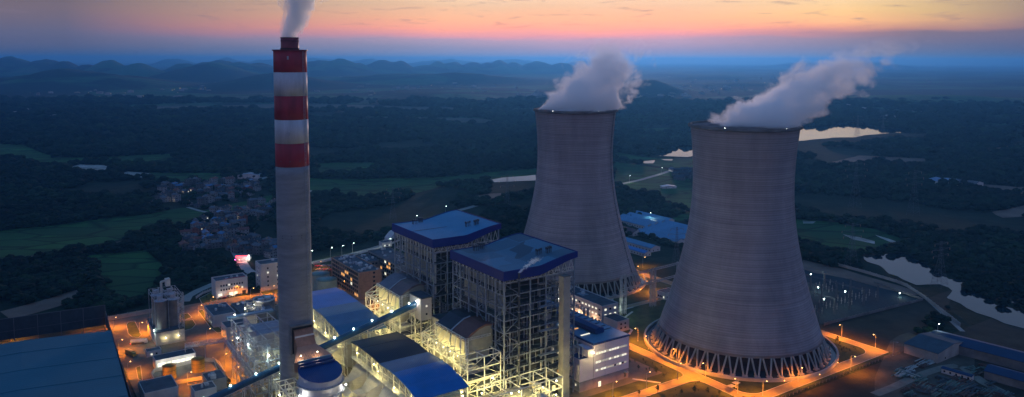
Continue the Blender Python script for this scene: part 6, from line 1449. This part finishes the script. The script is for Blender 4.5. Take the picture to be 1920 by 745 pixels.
# ------------------------------------------------------------------ steam plumes (lit volumes)
def plume(name, label, base, size, top, cx, cyk, r0, rk, amp, nscale, dens, flat=1.0, low=0.0, seed=0.0, pw=1.0, fade=.25, wispk=0.0, det=5.0):
    "cx/cyk: drift of the axis per metre of height in x and y; r0, rk: radius and its change per metre"
    q = MB().box(size[0], size[1], size[2], size[3], low, top); t = q.build(name, [], None); t.location = base; tag(t, label, 'steam plume')
    m = bpy.data.materials.new(name + '_steam'); m.use_nodes = True; nt = m.node_tree; nt.nodes.clear(); N = nt.nodes; L = nt.links
    def M(op, a, b=None, c=None, clamp=False):
        n = N.new('ShaderNodeMath'); n.operation = op; n.use_clamp = clamp
        for i, v in enumerate((a, b, c)):
            if v is None: continue
            if isinstance(v, (int, float)): n.inputs[i].default_value = v
            else: L.new(v, n.inputs[i])
        return n.outputs[0]
    tc = N.new('ShaderNodeTexCoord'); sp = N.new('ShaderNodeSeparateXYZ'); L.new(tc.outputs['Object'], sp.inputs[0]); X, Y, Z = sp.outputs
    h = M('MAXIMUM', Z, .01); hp = M('POWER', h, pw)
    dx = M('SUBTRACT', X, M('MULTIPLY', hp, cx)); dy = M('SUBTRACT', Y, M('MULTIPLY', hp, cyk))
    d = M('SQRT', M('ADD', M('MULTIPLY', dx, dx), M('MULTIPLY', dy, dy)))
    rad = M('ADD', r0, M('MULTIPLY', h, rk))
    # turbulent, billowing edge
    mp = N.new('ShaderNodeMapping'); mp.inputs['Scale'].default_value = (nscale, nscale, nscale * flat); mp.inputs['Location'].default_value = (seed, seed * 2, seed * 3); L.new(tc.outputs['Object'], mp.inputs[0])
    n1 = N.new('ShaderNodeTexNoise'); n1.inputs['Scale'].default_value = 1; n1.inputs['Detail'].default_value = det; n1.inputs['Roughness'].default_value = .64; n1.inputs['Distortion'].default_value = .7; L.new(mp.outputs[0], n1.inputs['Vector'])
    hn = M('DIVIDE', h, top, clamp=True)
    ampv = M('MULTIPLY', amp, M('ADD', .30, M('MULTIPLY', M('POWER', hn, .6), 1.1)))
    e = M('ADD', M('SUBTRACT', rad, d), M('MULTIPLY', M('SUBTRACT', n1.outputs['Fac'], .52), M('MULTIPLY', ampv, 4.0)))
    vo = N.new('ShaderNodeTexVoronoi'); vo.feature = 'SMOOTH_F1'; vo.inputs['Smoothness'].default_value = .35; vo.inputs['Scale'].default_value = 2.1; va = N.new('ShaderNodeVectorMath'); va.operation = 'MULTIPLY_ADD'; va.inputs[1].default_value = (.5, .5, .5); L.new(n1.outputs['Color'], va.inputs[0]); L.new(mp.outputs[0], va.inputs[2]); L.new(va.outputs[0], vo.inputs['Vector'])
    e = M('ADD', e, M('MULTIPLY', M('SUBTRACT', .42, vo.outputs['Distance']), M('MULTIPLY', ampv, .85)))
    e = M('SUBTRACT', e, M('MULTIPLY', M('MULTIPLY', hn, hn), wispk))
    f = M('DIVIDE', e, M('ADD', r0 * .07, M('MULTIPLY', hn, r0 * .42)), clamp=True)
    tp = M('DIVIDE', M('SUBTRACT', 1.0, hn), fade, clamp=True)
    bt = M('GREATER_THAN', Z, low + .01)
    f = M('MULTIPLY', M('MULTIPLY', f, tp), dens); f = M('MULTIPLY', f, M('SUBTRACT', 1.0, M('MULTIPLY', hn, .9)))
    v = N.new('ShaderNodeVolumePrincipled'); v.inputs['Color'].default_value = (1, 1, 1, 1); v.inputs['Anisotropy'].default_value = .35; v.inputs['Blackbody Intensity'].default_value = 0
    L.new(f, v.inputs['Density']); out = N.new('ShaderNodeOutputMaterial'); L.new(v.outputs[0], out.inputs['Volume'])
    m.cycles.volume_step_rate = 1.0
    t.data.materials.append(m); return t
w1 = W(169.2, 148.1, HT); w2 = W(163.6, -38.4, HT); wc = W(-120.1, 37.6, 206.3)
plume('steam_plume', 'thick white steam plume boiling out of the far cooling tower', w1, (-48, 92, -48, 48), 64, 2.7, .3, 37, -.05, 27, 1 / 22, .16, low=.2, seed=3.3, fade=.3, wispk=14, det=9, pw=.62)
plume('steam_plume', 'long white steam plume blowing right from the near cooling tower', w2 + Vector((6, 0, 0)), (-42, 150, -48, 60), 62, 1.05, .12, 31, .06, 27, 1 / 22, .16, flat=1.25, low=.2, seed=8.1, fade=.4, wispk=20, pw=1.11, det=9)
plume('steam_plume', 'narrow grey smoke plume rising from the chimney flue', wc + Vector((0, 0, .2)), (-16, 40, -18, 18), 60, .24, .02, 4.5, .26, 7, 1 / 7, .6, flat=.45, low=0.0, seed=1.7, pw=1.15, fade=.3)
plume('steam_plume', 'little puff of steam from the thin vent pipe before the boiler roof', W(-21.5, -38.5, 79.1), (-3, 22, -4, 6), 9, 1.15, .1, 1.0, .24, 2.2, 1 / 2.4, 2.2, flat=1.3, low=0.0, seed=5.7, pw=1.05, fade=.4)
# ------------------------------------------------------------------ haze
q = MB().box(-37000, 37000, -37000, 37000, -3.0, 275); o = q.build('haze', []); o['kind'] = 'stuff'
m = bpy.data.materials.new('haze_air'); m.use_nodes = True; nt = m.node_tree; nt.nodes.clear(); v = nt.nodes.new('ShaderNodeVolumePrincipled'); v.inputs['Color'].default_value = (.085, .37, .84, 1); v.inputs['Density'].default_value = HAZE; v.inputs['Anisotropy'].default_value = 0.6
ou = nt.nodes.new('ShaderNodeOutputMaterial'); nt.links.new(v.outputs[0], ou.inputs['Volume']); o.data.materials.append(m)
